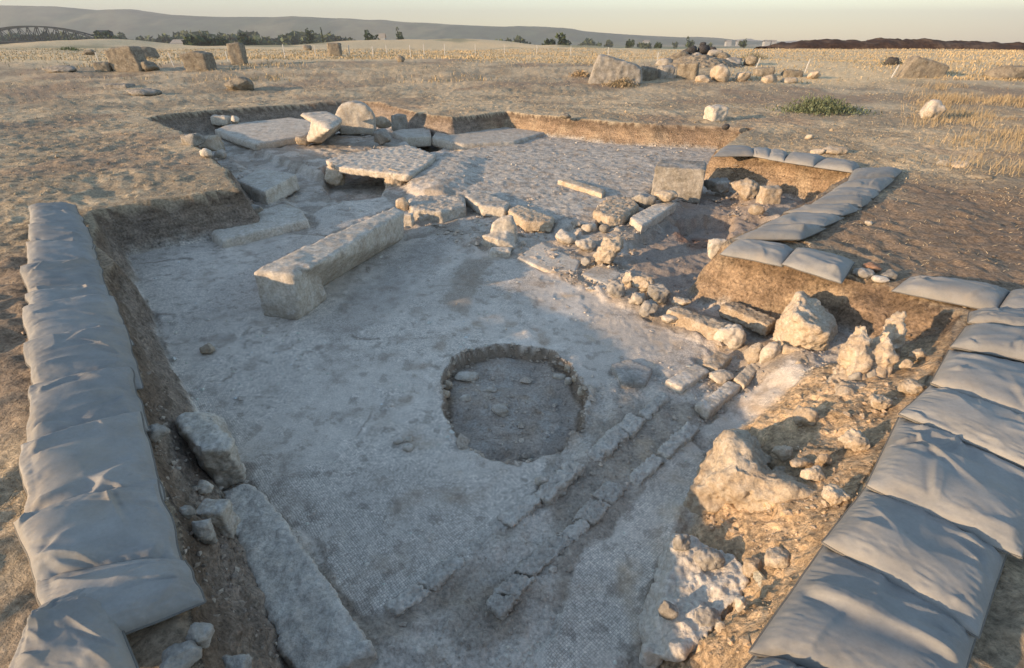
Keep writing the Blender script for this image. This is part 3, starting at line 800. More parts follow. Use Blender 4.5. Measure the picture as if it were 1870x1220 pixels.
bld('stone', 'grey shard on the sunlit bank near the bottom edge', (1300, 1134, 1330, 1162), 't', 'warm', style='jag')
# kerb rows in the foreground
kz = ZF - .01
for top_, ref_, lb, mt in [
    ([(1040, 838), (1066, 850), (1002, 914), (975, 898)], ((1002, 925), 912), 'clean rectangular kerb block in the middle of the upper kerb row', 'pale'),
    ([(972, 898), (990, 912), (935, 960), (905, 945)], ((936, 968), 958), 'worn kerb block just left of the clean rectangular one', 'pale'),
    ([(905, 945), (930, 962), (860, 1020), (830, 1005)], ((860, 1026), 1019), 'half buried kerb block lowest in the upper kerb row', 'pale'),
    ([(1122, 775), (1150, 792), (1090, 842), (1066, 826)], ((1090, 852), 841), 'kerb block just right of the clean rectangular one', 'warm'),
    ([(1150, 752), (1182, 764), (1154, 792), (1124, 776)], ((1154, 800), 790), 'chipped kerb block topmost in the upper kerb row', 'warm'),
    ([(1108, 876), (1145, 888), (1120, 918), (1080, 905)], ((1122, 926), 917), 'kerb block topmost in the lower kerb row', 'pale'),
    ([(1078, 907), (1116, 920), (1086, 950), (1046, 944)], ((1086, 958), 949), 'cracked kerb block second in the lower kerb row', 'pale'),
    ([(1010, 978), (1052, 984), (974, 1050), (936, 1042)], ((974, 1058), 1049), 'long kerb block third in the lower kerb row', 'grey'),
    ([(934, 1044), (974, 1056), (946, 1090), (902, 1078)], ((946, 1099), 1089), 'kerb block next to last in the lower kerb row', 'pale'),
    ([(1146, 868), (1192, 828), (1214, 840), (1168, 884)], ((1168, 892), 883), 'low kerb block above the topmost whole one of the lower row', 'grey'),
    ([(1200, 822), (1258, 768), (1280, 780), (1222, 834)], ((1222, 842), 833), 'long low kerb block joining the lower row to the right low wall', 'grey'),
    ([(1166, 752), (1208, 712), (1226, 722), (1184, 762)], ((1184, 769), 761), 'low kerb block joining the upper row to the right low wall', 'grey'),
    ([(826, 1010), (856, 1024), (790, 1074), (762, 1060)], ((790, 1081), 1073), 'dust covered kerb block near the lower end of the upper row', 'grey'),
    ([(758, 1064), (788, 1078), (726, 1120), (700, 1104)], ((726, 1126), 1119), 'dust covered kerb block at the lower end of the upper row', 'grey'),
    ([(1052, 948), (1080, 956), (1050, 986), (1016, 976)], ((1050, 993), 985), 'broken kerb block between the cracked and the long one', 'grey'),
    ([(900, 1080), (942, 1092), (918, 1120), (890, 1102)], ((918, 1130), 1119), 'rounded kerb block last in the lower kerb row', 'grey')]:
    blk('kerb_block', lb, top_, (ref_[0], ref_[1] + 3), zb=kz, wob=1.2, mat='kerb', rough=1.9, cat='kerb block', smooth=3)
bld('stone', 'small stone chip beside the clean rectangular kerb block', (974, 866, 1002, 890), ZF, 'pale', depth=.5)
blk('flat_stone', 'flat worn stone right of the round pit', [(1116, 664), (1150, 654), (1192, 672), (1180, 700), (1136, 698)], ((1150, 706), 700), zb=ZF, mat='grey', rough=1.0)
for b_, lb in [((718, 798, 738, 814), 'little white stone left in a trio on the mosaic'), ((738, 796, 756, 810), 'little white stone at the back of a trio on the mosaic'), ((734, 810, 756, 828), 'little white stone nearest in a trio on the mosaic')]:
    bld('small_stone', lb, b_, ZF, 'pale', style='boxy')
# ---- left edge
zs = ztop((420, 884), 800, ZF)
stone('boulder', 'big boulder with a pale top under the left earth section', [
    [P(322, 766, zs), P(352, 754, zs), P(386, 756, zs), P(424, 800, zs - .02), P(418, 822, zs - .03), P(366, 824, zs - .02), P(450, 880, ZF - .04), P(404, 892, ZF - .04), P(372, 868, -.7), P(330, 800, -.6), P(400, 760, ZF)]], 'pale', cat='boulder', rough=.8, smooth=3)
zl = ztop((672, 1216), 1186, ZF)
blk('kerb_beam', 'long rough stone beam along the foot of the left section', [(404, 896), (430, 884), (458, 882), (486, 906), (520, 960), (606, 1070), (682, 1182), (640, 1210), (560, 1240), (520, 1200), (440, 1010)], ((660, 1214), 1190), zb=ZF - .03, mat='kerb', rough=1.2, wob=.8, cat='stone beam', flare=.02, vox=.8)
for b_, lb, z_, mt, st in [((256, 774, 306, 812), 'stone jutting from the left section just below a sandbag', -.28, 'grey', 'boxy'), ((330, 920, 358, 956), 'egg-shaped stone in the left section', -.35, 'grey', 'round'),
                       ((372, 914, 424, 974), 'pale flat stone leaning beside the far end of the rough beam', -.62, 'pale', 'block'), ((356, 940, 396, 1002), 'purplish round stone in the left section below the egg-shaped one', -.5, 'grey', 'round'),
                       ((358, 876, 390, 908), 'small white topped stone between boulder and egg-shaped stone', -.5, 'pale', 'round'), ((340, 1136, 392, 1194), 'brown cobble under the lowest left sandbags', -.45, 'grey', 'round'),
                       ((404, 1196, 462, 1250), 'pale stone cut by the bottom edge near the rough beam', -.62, 'grey', 'boxy'), ((300, 1184, 370, 1240), 'brown stone below the cobble at the bottom edge', -.42, 'grey', 'boxy'),
                       ((364, 626, 392, 650), 'small stone at the foot of the left section near the mosaic edge', -.72, 'warm', 'boxy')]:
    bld('section_stone', lb, b_, 't', mt, style=st, depth=.8)
bld('small_stone', 'white stone in the shaded earth section behind the flat slab', (304, 396, 322, 412), 't', 'pale')
bld('stone', 'angular pale chip at the upper left edge of the flat slab', (452, 372, 482, 392), -.55, 'grey', style='boxy')
# ---- pit
for b_, lb in [((828, 680, 876, 702), 'long pale slab on the pit floor, upper left'), ((882, 706, 910, 724), 'pale flake on the pit floor right of the long slab'), ((894, 738, 932, 764), 'largest white stone in the middle of the pit floor'),
               ((838, 718, 862, 738), 'grey flake on the left of the pit floor'), ((1008, 680, 1036, 698), 'pale flake on the right of the pit floor'), ((1030, 688, 1050, 706), 'tiny pale stone by the right side of the pit')]:
    bld('small_stone', lb, b_, -.90, 'pale', style='boxy', depth=.6)
LL = ['upper left, third from the left end', 'left side, above the lowest pair', 'upper left, next to the back edge', 'left side, second from the bottom', 'back left, left of a pair', 'back left, right of a pair', 'left side, lowest', 'right side, upper', 'right side, lower', 'right side, topmost']
for k_, (x, y) in enumerate( [(822, 662), (812, 680), (834, 650), (818, 700), (850, 642), (866, 636), (812, 716), (1052, 690), (1064, 712), (1040, 668)]):
    bld('lining_stone', 'small stone lining the rim of the round pit, ' + LL[k_], (x - 11, y - 6, x + 11, y + 14), -.86, 'warm', style='boxy', group='stones lining the round pit')
# ---- right bay
bld('stone', 'pinkish squared stone standing in the right bay', (1386, 338, 1424, 377), -.6, 'warm', style='block', depth=.8, rough=.8)
bld('rubble_lump', 'crumbly rubble mass in the right bay beside the pinkish stone', (1328, 322, 1396, 368), -.6, 'warm', style='jag', rough=1.2, pit=.2)
bld('rubble_lump', 'pale rubble right of the large squared block', (1284, 320, 1340, 356), -.66, 'grey', style='jag', rough=1.6)
bld('rubble_lump', 'small rubble stone lying in front of the pinkish stone', (1366, 372, 1396, 394), -.58, 'warm', style='boxy')
bld('stone', 'white stone poking out beneath the corner sandbag', (1292, 430, 1332, 474), -.28, 'pale', style='boxy', depth=.8)
# rubble in the gap of the bag line
for b_, lb, mt in [((1576, 478, 1610, 500), 'orange tinged stone in the gap of the sandbag line', 'brick'), ((1560, 488, 1596, 510), 'round grey stone in the gap of the sandbag line', 'grey'),
                   ((1606, 492, 1640, 514), 'flat grey stone in the gap of the sandbag line', 'grey'), ((1590, 502, 1622, 520), 'pale flat stone nearest the edge in the gap of the sandbag line', 'pale')]:
    bld('stone', lb, b_, 0.0, mt, style='boxy')
# ---- open ground
for b_, lb, mt, st, dp, yw in [
    ((1286, 191, 1326, 222), 'pale squared block standing alone beyond the back section', 'pale', 'block', .9, .35),
    ((1680, 182, 1726, 220), 'pale pointed rock beside the tall grass on the right', 'pale', 'boxy', .8, 0),
    ((410, 137, 467, 169), 'dark oval boulder alone on the left grass', 'field', 'round', .8, 0),
    ((1168, 121, 1202, 148), 'grey block first right of the big tilted block', 'field', 'block', .8, .4),
    ((1200, 117, 1232, 146), 'pale faced block second right of the big tilted block', 'grey', 'block', .8, .2),
    ((1232, 113, 1278, 146), 'dark leaning block in the middle of the far stone row', 'field', 'block', .7, -.4),
    ((1268, 134, 1298, 152), 'small rounded stone in front of the far stone row', 'warm', 'round', .8, 0),
    ((1296, 117, 1336, 151), 'tan upright block in the far stone row', 'warm', 'boxy', .8, .2),
    ((1336, 120, 1376, 150), 'holed weathered block right of the tan upright block', 'warm', 'jag', .8, 0),
    ((1376, 122, 1412, 140), 'flat topped dark block at the back of the far stone row', 'field', 'block', .6, 0),
    ((1388, 136, 1420, 153), 'low tan stone near the end of the far stone row', 'warm', 'boxy', .8, 0),
    ((1428, 127, 1464, 142), 'low flat topped dark block last in the far stone row', 'field', 'block', .6, 0),
    ((1424, 138, 1456, 153), 'pale rubble stone before the last flat topped block', 'warm', 'boxy', .8, 0),
    ((1472, 128, 1504, 146), 'orange tan stone right of the far stone row', 'warm', 'round', .8, 0),
    ((1798, 117, 1880, 146), 'broad brown block at the right edge of the picture', 'field', 'boxy', .6, 0),
    ((1614, 103, 1642, 120), 'dark stone left of the big tilted block on the right', 'dark', 'jag', .8, 0),
    ((174, 112, 204, 132), 'low block at the left foot of the largest left standing block', 'field', 'block', .8, .2),
    ((252, 109, 290, 131), 'dark squat block at the right foot of the largest left standing block', 'field', 'boxy', .8, 0),
    ((250, 84, 288, 108), 'boulder standing behind the squat block on the left', 'field', 'boxy', .8, 0),
    ((418, 77, 449, 119), 'narrow upright standing stone in the left field', 'field', 'block', .7, .1),
    ((597, 78, 625, 103), 'dark square standing block in the middle field', 'field', 'block', .8, .15),
    ((720, 101, 742, 114), 'small dark boulder before the row of white stakes', 'field', 'round', .8, 0),
    ((146, 88, 174, 101), 'small dark stone in the golden field at far left', 'field', 'jag', .8, 0),
    ((552, 81, 570, 92), 'tiny standing stone left of the dark square block', 'field', 'boxy', .8, 0),
    ((196, 152, 242, 163), 'thin flat slab lying on the left grass, farther of two', 'grey', 'block', .7, 0),
    ((228, 161, 292, 175), 'thin flat slab lying on the left grass, nearer of two', 'grey', 'boxy', .6, 0),
    ((70, 118, 150, 134), 'low grey rubble pile at the far left edge of the grass', 'grey', 'jag', .5, 0),
    ((1712, 290, 1740, 306), 'grey stone left in a little cluster on the right ground', 'grey', 'boxy', .8, 0),
    ((1736, 292, 1772, 310), 'tan stone right in a little cluster on the right ground', 'warm', 'boxy', .8, 0),
    ((1786, 317, 1812, 332), 'brown stone alone right of the little cluster', 'field', 'boxy', .8, 0),
    ((1500, 266, 1546, 284), 'flat dusty stone on the ground above the far sandbags', 'warm', 'boxy', .7, 0),
    ((1480, 270, 1506, 284), 'small dusty stone left of the flat one above the far sandbags', 'warm', 'boxy', .7, 0),
    ((1470, 244, 1488, 256), 'pebble sized stone beyond the far sandbags', 'warm', 'round', .8, 0),
    ((1578, 402, 1594, 413), 'small pale stone on the bare ground right of the zigzag sandbags', 'pale', 'round', .8, 0),
    ((1314, 222, 1338, 238), 'dark clod at the lip of the back right section', 'dark', 'jag', .8, 0),
    ((1020, 205, 1046, 218), 'dark clod on the ground just behind the back section', 'field', 'jag', .8, 0)]:
    bld('field_stone' if st != 'block' else 'field_block', lb, b_, None, mt, depth=dp, style=st, yaw=yw)
for pts_, lb in [([(1072, 150), (1084, 118), (1092, 100), (1108, 102), (1160, 118), (1172, 126), (1172, 152), (1130, 154)], 'big tilted stone block with a slanting top at the left of the far stone row'),
                 ([(1642, 142), (1668, 108), (1678, 102), (1736, 120), (1726, 140)], 'big tilted brown block leaning in the right-hand field'),
                 ([(186, 92), (200, 87), (236, 84), (256, 122), (254, 131), (206, 130)], 'largest standing block on the left leaning over to the left'),
                 ([(325, 99), (350, 93), (372, 98), (380, 128), (340, 131)], 'weathered pentagonal standing block in the left field')]:
    mx = sum(p_[0] for p_ in pts_) / len(pts_); my = max(p_[1] for p_ in pts_)
    b0 = PG(mx, my); Yb = b0[1]
    th = 1.0 if mx > 1000 else .9
    h1 = []
    for dy in (0, th):
        for x, y in pts_:
            z_ = ZAT(y, Yb); x_ = XAT(x, y, Yb)
            if y >= my - 12: z_ -= .15
            h1.append((x_ + (.25 * dy), Yb + dy, z_))
    stone('tilted_block', lb, [h1], 'field' if mx < 1000 or mx > 1500 else 'grey', cat='stone block', rough=.8)
# heap of rubble
hb = PG(1290, 128)
heap = []
for (x, y, s_) in [(1216, 108, 30), (1240, 98, 34), (1262, 88, 30), (1286, 86, 26), (1306, 92, 26), (1322, 98, 24), (1250, 112, 36), (1290, 108, 40), (1340, 106, 30), (1372, 104, 26), (1312, 112, 34), (1226, 118, 28), (1272, 100, 30), (1284, 78, 12), (1300, 86, 16)]:
    Yh = hb[1] + 3 + (112 - y) * .05
    z_ = ZAT(y, Yh); x_ = XAT(x, y, Yh)
    heap.append((x_, Yh, z_, s_ / F * 42))
HL = [q_ + ' of the rubble heap' for q_ in ['leftmost stone', 'upper stone on the left flank', 'dark stone left of the crest', 'broad dark stone on the crest', 'dark stone just right of the crest', 'dark stone on the right shoulder', 'stone low in the left front', 'large stone low in the middle front',
      'stone on the right flank', 'rightmost stone', 'stone low in the right front', 'lowest stone at the left foot', 'stone in the centre', 'small dark tip stone on top', 'small dark stone right of the tip']]
for i, (x_, y_, z_, w_) in enumerate(heap):
    r_ = np.random.default_rng(900 + i); g_ = gz(x_, y_) - .1
    pts_ = []
    for _ in range(30):
        d_ = r_.normal(size=3); d_ /= np.linalg.norm(d_); d_ *= r_.uniform(.7, 1.1)
        pts_.append((x_ + d_[0] * w_ * .55, y_ + d_[1] * w_ * .5, z_ - w_ * .2 + d_[2] * w_ * .35))
    stone('heap_stone', HL[i], [pts_], 'dark' if z_ > 1.95 else ('grey', 'field')[i % 2], cat='stone', group='stones of the far rubble heap')
xs_ = [h_[0] for h_ in heap]
hm = []
for i in range(40):
    a_ = i / 40 * 2 * math.pi
    for k_, zk in ((1, 0), (.72, .55), (.4, .9)):
        hx = (min(xs_) + max(xs_)) / 2 - .4 + math.cos(a_) * k_ * 3.4; hy = hb[1] + 3.6 + math.sin(a_) * k_ * 2.4
        hm.append((hx, hy, gz(hx, hy) - .15 + zk * .95 * (1 - .35 * max(math.cos(a_), 0))))
stone('rubble_heap', 'mound of earth and rubble under the dark stones behind the far stone row', [hm], 'field', cat='rubble heap', rough=2, pit=.4)

# build them all: hulls -> voxel skin -> rounding and rough surface
def build_stones():
    tmp = []
    for s_ in STONES:
        vs_, fs_ = [], []
        for h in s_['hulls']:
            bm = bmesh.new()
            for p_ in h: bm.verts.new(p_)
            r_ = bmesh.ops.convex_hull(bm, input=bm.verts[:])
            dead = [e for e in r_['geom_interior'] if isinstance(e, bmesh.types.BMVert)]
            bmesh.ops.delete(bm, geom=dead, context='VERTS')
            bmesh.ops.delete(bm, geom=[v for v in bm.verts if not v.link_faces], context='VERTS')
            bmesh.ops.recalc_face_normals(bm, faces=bm.faces[:])
            bm.verts.ensure_lookup_table(); bm.verts.index_update()
            o_ = len(vs_)
            vs_ += [v.co.copy() for v in bm.verts]; fs_ += [[o_ + v.index for v in f.verts] for f in bm.faces]
            bm.free()
        lo = Vector([min(v[k] for v in vs_) for k in range(3)]); hi = Vector([max(v[k] for v in vs_) for k in range(3)])
        base = Vector(((lo.x + hi.x) / 2, (lo.y + hi.y) / 2, lo.z))
        me = bpy.data.meshes.new(s_['name']); me.from_pydata([v - base for v in vs_], [], fs_)
        o = bpy.data.objects.new(s_['name'], me); COL.objects.link(o); o.location = base
        zc = max(PIX(base)[2], 1.5)
        big = max(hi - lo)
        vx = max(2.7 * zc / F * s_['vox'], big / 90); vx = min(vx, min(hi - lo) / 4.5)
        m_ = o.modifiers.new('r', 'REMESH'); m_.mode = 'VOXEL'; m_.voxel_size = vx; m_.use_smooth_shade = True
        tmp.append((o, s_, vx, min(hi - lo), base))
    dg = bpy.context.evaluated_depsgraph_get()
    for o, s_, vx, th, base in tmp:
        me = bpy.data.meshes.new_from_object(o.evaluated_get(dg))
        n = len(me.vertices)
        co = np.empty(n * 3, np.float32); me.vertices.foreach_get('co', co); co = co.reshape(-1, 3)
        e = np.empty(len(me.edges) * 2, np.int32); me.edges.foreach_get('vertices', e); e = e.reshape(-1, 2)
        deg = np.bincount(e.ravel(), minlength=n)[:, None]
        for _ in range(s_['smooth']):
            sm = np.zeros_like(co)
            for k in range(3):
                sm[:, k] = np.bincount(e[:, 0], co[e[:, 1], k], n) + np.bincount(e[:, 1], co[e[:, 0], k], n)
            co = co * .45 + sm / deg * .55
        me.vertices.foreach_set('co', co.ravel()); me.update()
        nm = np.empty(n * 3, np.float32); me.vertex_normals.foreach_get('vector', nm); nm = nm.reshape(-1, 3)
        w = (co + np.array(base)[None, :]).astype(np.float64)
        sz = min(th, .5)
        f0 = 2.2 / max(sz, .08)
        d = s_['wob'] * sz * .10 * fbm(w, f0, 2, 401) + sz * .05 * fbm(w, f0 * 3.3, 3, 405, .6)
        if s_['pit'] or s_['rough'] > 1.2:
            d = d + sz * .05 * s_['rough'] * (np.abs(fbm(w, f0 * 2.3, 3, 411, .6)) - .4)
        if s_['pit']:
            d = d - sz * .16 * s_['pit'] * sstep(.35, .75, fbm(w, f0 * 2.8, 2, 415))
        d = d * s_['rough'] * .75
        co = co + nm * d[:, None]
        me.vertices.foreach_set('co', co.astype(np.float32).ravel()); me.update()
        old = o.data; o.modifiers.clear(); o.data = me; me.name = s_['name']
        bpy.data.meshes.remove(old)
        me.materials.clear(); me.materials.append(M[s_['mat']])
        tagit(o, s_['label'], s_['cat'], s_['group'])
build_stones()

# ------------------------------------------------------------------ sandbags
def bag(qpx, label, group, roll=0.0, z=0.02, T=.13, tilt=(0, 0), amp=1.0, nu=46, nv=30, ext=(0, 0), seed=0, px_z=.08, fold=.35, hem=True):
    c_ = [P(x, y, px_z) for x, y in qpx]                  # far-left, far-right, near-right, near-left
    for k in range(4): c_[k][2] = 0
    u, v = np.meshgrid(np.linspace(0, 1, nu), np.linspace(0, 1, nv))
    vv = -ext[0] + v * (1 + ext[0] + ext[1])
    A, B, Cc, Dd = c_
    u_, v_ = u[..., None], vv[..., None]
    pos = (A * (1 - u_) + B * u_) * (1 - v_) + (Dd * (1 - u_) + Cc * u_) * v_
    sz = min(np.linalg.norm(B - A), np.linalg.norm(Dd - A))
    lx = np.linalg.norm(B - A); ly = np.linalg.norm(Dd - A)
    p2 = np.stack([(u * lx).ravel(), (vv * ly).ravel()], 1)
    # ragged outline
    ed = np.minimum(np.minimum(u, 1 - u) * lx, np.minimum(v, 1 - v) * ly)
    a_ = np.abs(2 * u - 1); b_ = np.abs(2 * v - 1)
    prof_ = ((1 - a_ ** 3.4) * (1 - b_ ** 2.8)) ** .55
    h = T * prof_
    ang_ = (seed * 1.7) % 1.0 * .7 - .35
    q_ = np.stack([p2[:, 0] * math.cos(ang_) - p2[:, 1] * math.sin(ang_), p2[:, 0] * math.sin(ang_) + p2[:, 1] * math.cos(ang_)], 1)
    sc = 1 / max(sz, .2)
    q_ = q_ + .22 * sz * np.stack([noise(p2, 2.0 * sc, seed + 501), noise(p2, 2.0 * sc, seed + 502)], 1)
    rb = np.random.default_rng(seed + 5000)
    px_, py_ = u.ravel() * lx, v.ravel() * ly
    wr = np.zeros(len(px_))
    for k in range(13):
        side = rb.random()
        if side < .42: s0 = np.array([rb.uniform(.0, .12) * lx, rb.uniform(.08, .92) * ly]); a0 = rb.normal(0, .38)
        elif side < .84: s0 = np.array([rb.uniform(.88, 1) * lx, rb.uniform(.08, .92) * ly]); a0 = math.pi + rb.normal(0, .38)
        else: s0 = np.array([rb.uniform(.2, .8) * lx, rb.choice([.06, .94]) * ly]); a0 = (math.pi / 2 if s0[1] < ly / 2 else -math.pi / 2) + rb.normal(0, .6)
        Lc = rb.uniform(.35, 1.0) * lx * .8; wd = rb.uniform(.022, .06) * sz * 1.5
        dx, dy = math.cos(a0), math.sin(a0)
        al = (px_ - s0[0]) * dx + (py_ - s0[1]) * dy
        pe = -(px_ - s0[0]) * dy + (py_ - s0[1]) * dx + rb.normal(0, .10) * al * al / max(Lc, .1) + .02 * sz * np.sin(al / sz * rb.uniform(4, 9) + k)
        t_ = np.clip(al / Lc, 0, 1)
        wk_ = wd * (.45 + .9 * t_)
        side_ = np.where(pe > 0, .7, 1.6) if k % 2 else np.where(pe > 0, 1.6, .7)
        pr_ = np.exp(-np.abs(pe) / (wk_ * side_)) - .45 * np.exp(-((pe - np.sign(k % 2 - .5) * wk_ * 1.5) / (wk_ * 1.3)) ** 2)
        wr += rb.uniform(.35, 1.0) * pr_ * (al > 0) * np.clip(al / .05, 0, 1) * (1 - t_) ** .8
    w3 = noise(p2 * np.array([[.7, 1.2]]), 1.2 * sc, seed + 515)
    wr = (.62 * wr + .5 * w3).reshape(u.shape)
    env = np.clip(ed / (.10 * sz), 0, 1)
    h = h + T * fold * amp * wr * env
    # puckers at the seams
    pk_ = noise(np.stack([(u * lx).ravel(), (v * ly).ravel() * 3], 1), 16 / max(lx, .3) , seed + 521).reshape(u.shape)
    h = h + T * .05 * amp * pk_ * np.clip(1 - ed / (.3 * sz), 0, 1) * np.clip(ed / .02, 0, 1)
    lift = roll * (.5 - u) * np.clip(lx, 0, .8) + max(roll, 0) * .5 * .8 * .5 + tilt[0] * (1 - v) ** 1.6 + tilt[1] * v ** 1.6
    gzs = gbase(pos[..., 0].ravel(), pos[..., 1].ravel()).reshape(u.shape)
    jit = .010 * noise(p2, 7, seed + 531).reshape(u.shape) * (ed < .02)
    top = pos.copy()
    top[..., 0] += jit; top[..., 1] += jit
    top[..., 2] = gzs + z + lift + np.maximum(h, 0) + .008
    bot = top.copy(); bot[..., 2] = np.minimum(gzs + z + lift * .8 - .02 * prof_ * 4 * (z > .05), top[..., 2] - .012)
    co = np.concatenate([top.reshape(-1, 3), bot.reshape(-1, 3)])
    n = nu * nv
    ii = np.arange(n).reshape(nv, nu)
    f1 = np.stack([ii[:-1, :-1], ii[1:, :-1], ii[1:, 1:], ii[:-1, 1:]], -1).reshape(-1, 4)
    f2 = f1[:, ::-1] + n
    rim_ = np.concatenate([ii[0, :], ii[1:, -1], ii[-1, -2::-1], ii[-2:0:-1, 0]])
    nx = np.roll(rim_, -1)
    f3 = np.stack([rim_, nx, nx + n, rim_ + n], -1)
    base = co.mean(0); base[2] = co[:, 2].min()
    me = make_mesh('sandbag', co - base, np.concatenate([f1, f2, f3]))
    o = link('sandbag', me, M['canvas'])
    o.location = base
    tagit(o, label, 'sandbag', group)
    if hem:                                               # stitched hem, a thin welt along the seam
        loop = (top.reshape(-1, 3)[rim_] + bot.reshape(-1, 3)[rim_]) / 2 - base
        r_ = .0055 if lx < 1 else .007
        k = len(loop); tang = np.roll(loop, -1, 0) - np.roll(loop, 1, 0); tang /= np.linalg.norm(tang, axis=1)[:, None] + 1e-9
        sd_ = np.cross(tang, [0, 0, 1.0]); 
        ring = [loop + sd_ * math.cos(t_) * r_ * 1.5 + np.array([0, 0, 1]) * math.sin(t_) * r_ for t_ in (0, 1.57, 3.14, 4.71)]
        cr = np.concatenate(ring); fr = []
        ar = np.arange(k); an = np.roll(ar, -1)
        for j in range(4):
            j2 = (j + 1) % 4
            fr.append(np.stack([ar + j * k, an + j * k, an + j2 * k, ar + j2 * k], -1))
        link('hem', make_mesh('hem', cr, np.concatenate(fr)), M['hem'], o)
    return o

L_ = [((58, 392), (138, 378), (150, 400), (60, 410)), ((60, 406), (150, 398), (160, 424), (60, 432)), ((58, 428), (160, 418), (172, 452), (57, 466)), ((56, 462), (168, 450), (181, 492), (54, 512)),
      ((46, 510), (181, 480), (194, 532), (60, 562)), ((58, 560), (192, 526), (210, 572), (60, 606)), ((50, 590), (208, 548), (234, 614), (62, 654)), ((56, 656), (228, 602), (252, 690), (68, 738)),
      ((64, 738), (240, 680), (262, 768), (54, 850)), ((50, 852), (260, 764), (290, 892), (60, 992)), ((44, 990), (292, 887), (326, 1010), (74, 1078)), ((70, 1052), (328, 1008), (366, 1086), (104, 1216)), ((80, 1160), (206, 1098), (254, 1245), (16, 1270))]
lab_l = ['farthest sandbag of the left row, at the trench corner', 'second farthest sandbag of the left row', 'third farthest sandbag of the left row', 'fourth farthest sandbag of the left row, flat and short',
         'left row sandbag whose left corner sticks out beyond its neighbours, level with the pillar top', 'left row sandbag with soft sunlit diagonal folds, beside the pillar', 'left row sandbag with a gaping fold at its left corner',
         'left row sandbag with thin creases just above the smooth one', 'smooth wide left row sandbag beside the boulder with the pale top', 'left row sandbag with a pointed far right corner, opposite the boulder',
         'left row sandbag with a folded flap at its left corner', 'biggest left row sandbag, its corner overhanging the section', 'nearest sandbag of the left row, cut by the bottom edge']
for i, q_ in enumerate(L_):
    big = i >= 4
    bag(q_, lab_l[i], 'sandbags along the left edge of the trench', roll=.17, T=.105 if big else .115, tilt=(.075, 0) if i not in (11,) else (.0, .03), ext=(.12 if i != 11 else .0, .04), seed=i + 3, amp=1.25 if big else 1.0, fold=.42, nu=84 if big else 46, nv=70 if big else 30, z=.02 + (.05 if i == 12 else 0))
Mq = [((1322, 264), (1373, 265), (1382, 278), (1303, 279)), ((1370, 265), (1411, 267), (1407, 284), (1378, 279)), ((1406, 268), (1441, 275), (1434, 289), (1404, 284)), ((1440, 276), (1512, 283), (1488, 297), (1432, 289)), ((1510, 283), (1573, 297), (1560, 308), (1487, 297))]
lab_m = ['leftmost sandbag of the far row on the right bay', 'second sandbag from the left in the far row', 'short middle sandbag of the far row', 'fourth sandbag from the left in the far row', 'rightmost sandbag of the far row before the corner']
for i, q_ in enumerate(Mq):
    bag(q_, lab_m[i], 'sandbags along the far edge of the right bay', T=.11, seed=i + 40, nu=30, nv=20, z=.01, px_z=.1, fold=.4)
inn = [(1560, 304), (1549, 328), (1524, 343), (1500, 359), (1478, 374), (1437, 385), (1392, 410), (1345, 432), (1318, 453)]
out = [(1650, 306), (1637, 320), (1612, 344), (1597, 358), (1578, 373), (1544, 389), (1511, 408), (1470, 431), (1438, 452)]
lab_z = ['farthest zigzag sandbag, at the corner of the bay', 'second farthest zigzag sandbag', 'third farthest zigzag sandbag', 'fourth farthest zigzag sandbag', 'zigzag sandbag in the middle of its row', 'third nearest sandbag of the zigzag row', 'second nearest sandbag of the zigzag row, with a sharp crease']
for i in range(7):
    bag((inn[i], out[i], out[i + 1], inn[i + 1]), lab_z[i], 'sandbags along the zigzag edge of the right bay', T=.11, tilt=(0, .06), ext=(.04, .14), seed=i + 50, nu=40, nv=22, px_z=.1, fold=.45)
Cq = [((1346, 430), (1456, 446), (1432, 476), (1317, 454)), ((1456, 447), (1563, 472), (1538, 511), (1430, 476)), ((1667, 495), (1852, 520), (1827, 557), (1633, 520)), ((1850, 521), (1935, 534), (1915, 572), (1826, 557))]
lab_c = ['sandbag on the baulk corner above the earth section', 'flat sandbag between the baulk corner and the gap', 'long sandbag right of the gap with a tucked fold', 'sandbag at the right edge of the picture behind the long one']
for i, q_ in enumerate(Cq):
    bag(q_, lab_c[i], 'sandbags above the right earth section', T=.105, seed=i + 60, nu=50, nv=28, px_z=.1, fold=.42, z=.02 + (.03 if i == 1 else 0))
Rq = [((1775, 562), (1890, 565), (1900, 606), (1768, 588)), ((1768, 588), (1910, 610), (1915, 664), (1738, 631)), ((1738, 631), (1920, 670), (1930, 780), (1703, 695)), ((1703, 695), (1925, 778), (1925, 868), (1647, 752)),
      ((1647, 753), (1915, 866), (1868, 1008), (1588, 876)), ((1588, 878), (1848, 994), (1790, 1150), (1510, 981)), ((1510, 985), (1792, 1146), (1740, 1305), (1384, 1170)), ((1392, 1176), (1640, 1290), (1560, 1420), (1325, 1262))]
lab_r = ['farthest sandbag of the right row, at the trench corner', 'second farthest sandbag of the right row', 'third farthest sandbag of the right row', 'right row sandbag level with the crumbling mound', 'right row sandbag covered in long shadowed folds, above the boulder',
         'right row sandbag beside the largest boulder with a doubled edge', 'biggest smooth sandbag of the right row, lower right', 'nearest sandbag of the right row, cut by the bottom edge']
for i, q_ in enumerate(Rq):
    bag(q_, lab_r[i], 'sandbags along the right edge of the trench', T=.10, tilt=(0, .07), ext=(.03, .09), seed=i + 70, nu=84 if i > 2 else 56, nv=72 if i > 2 else 36, fold=.45, amp=1.2 if i > 2 else 1, z=.02 - (.015 if i == 7 else 0))

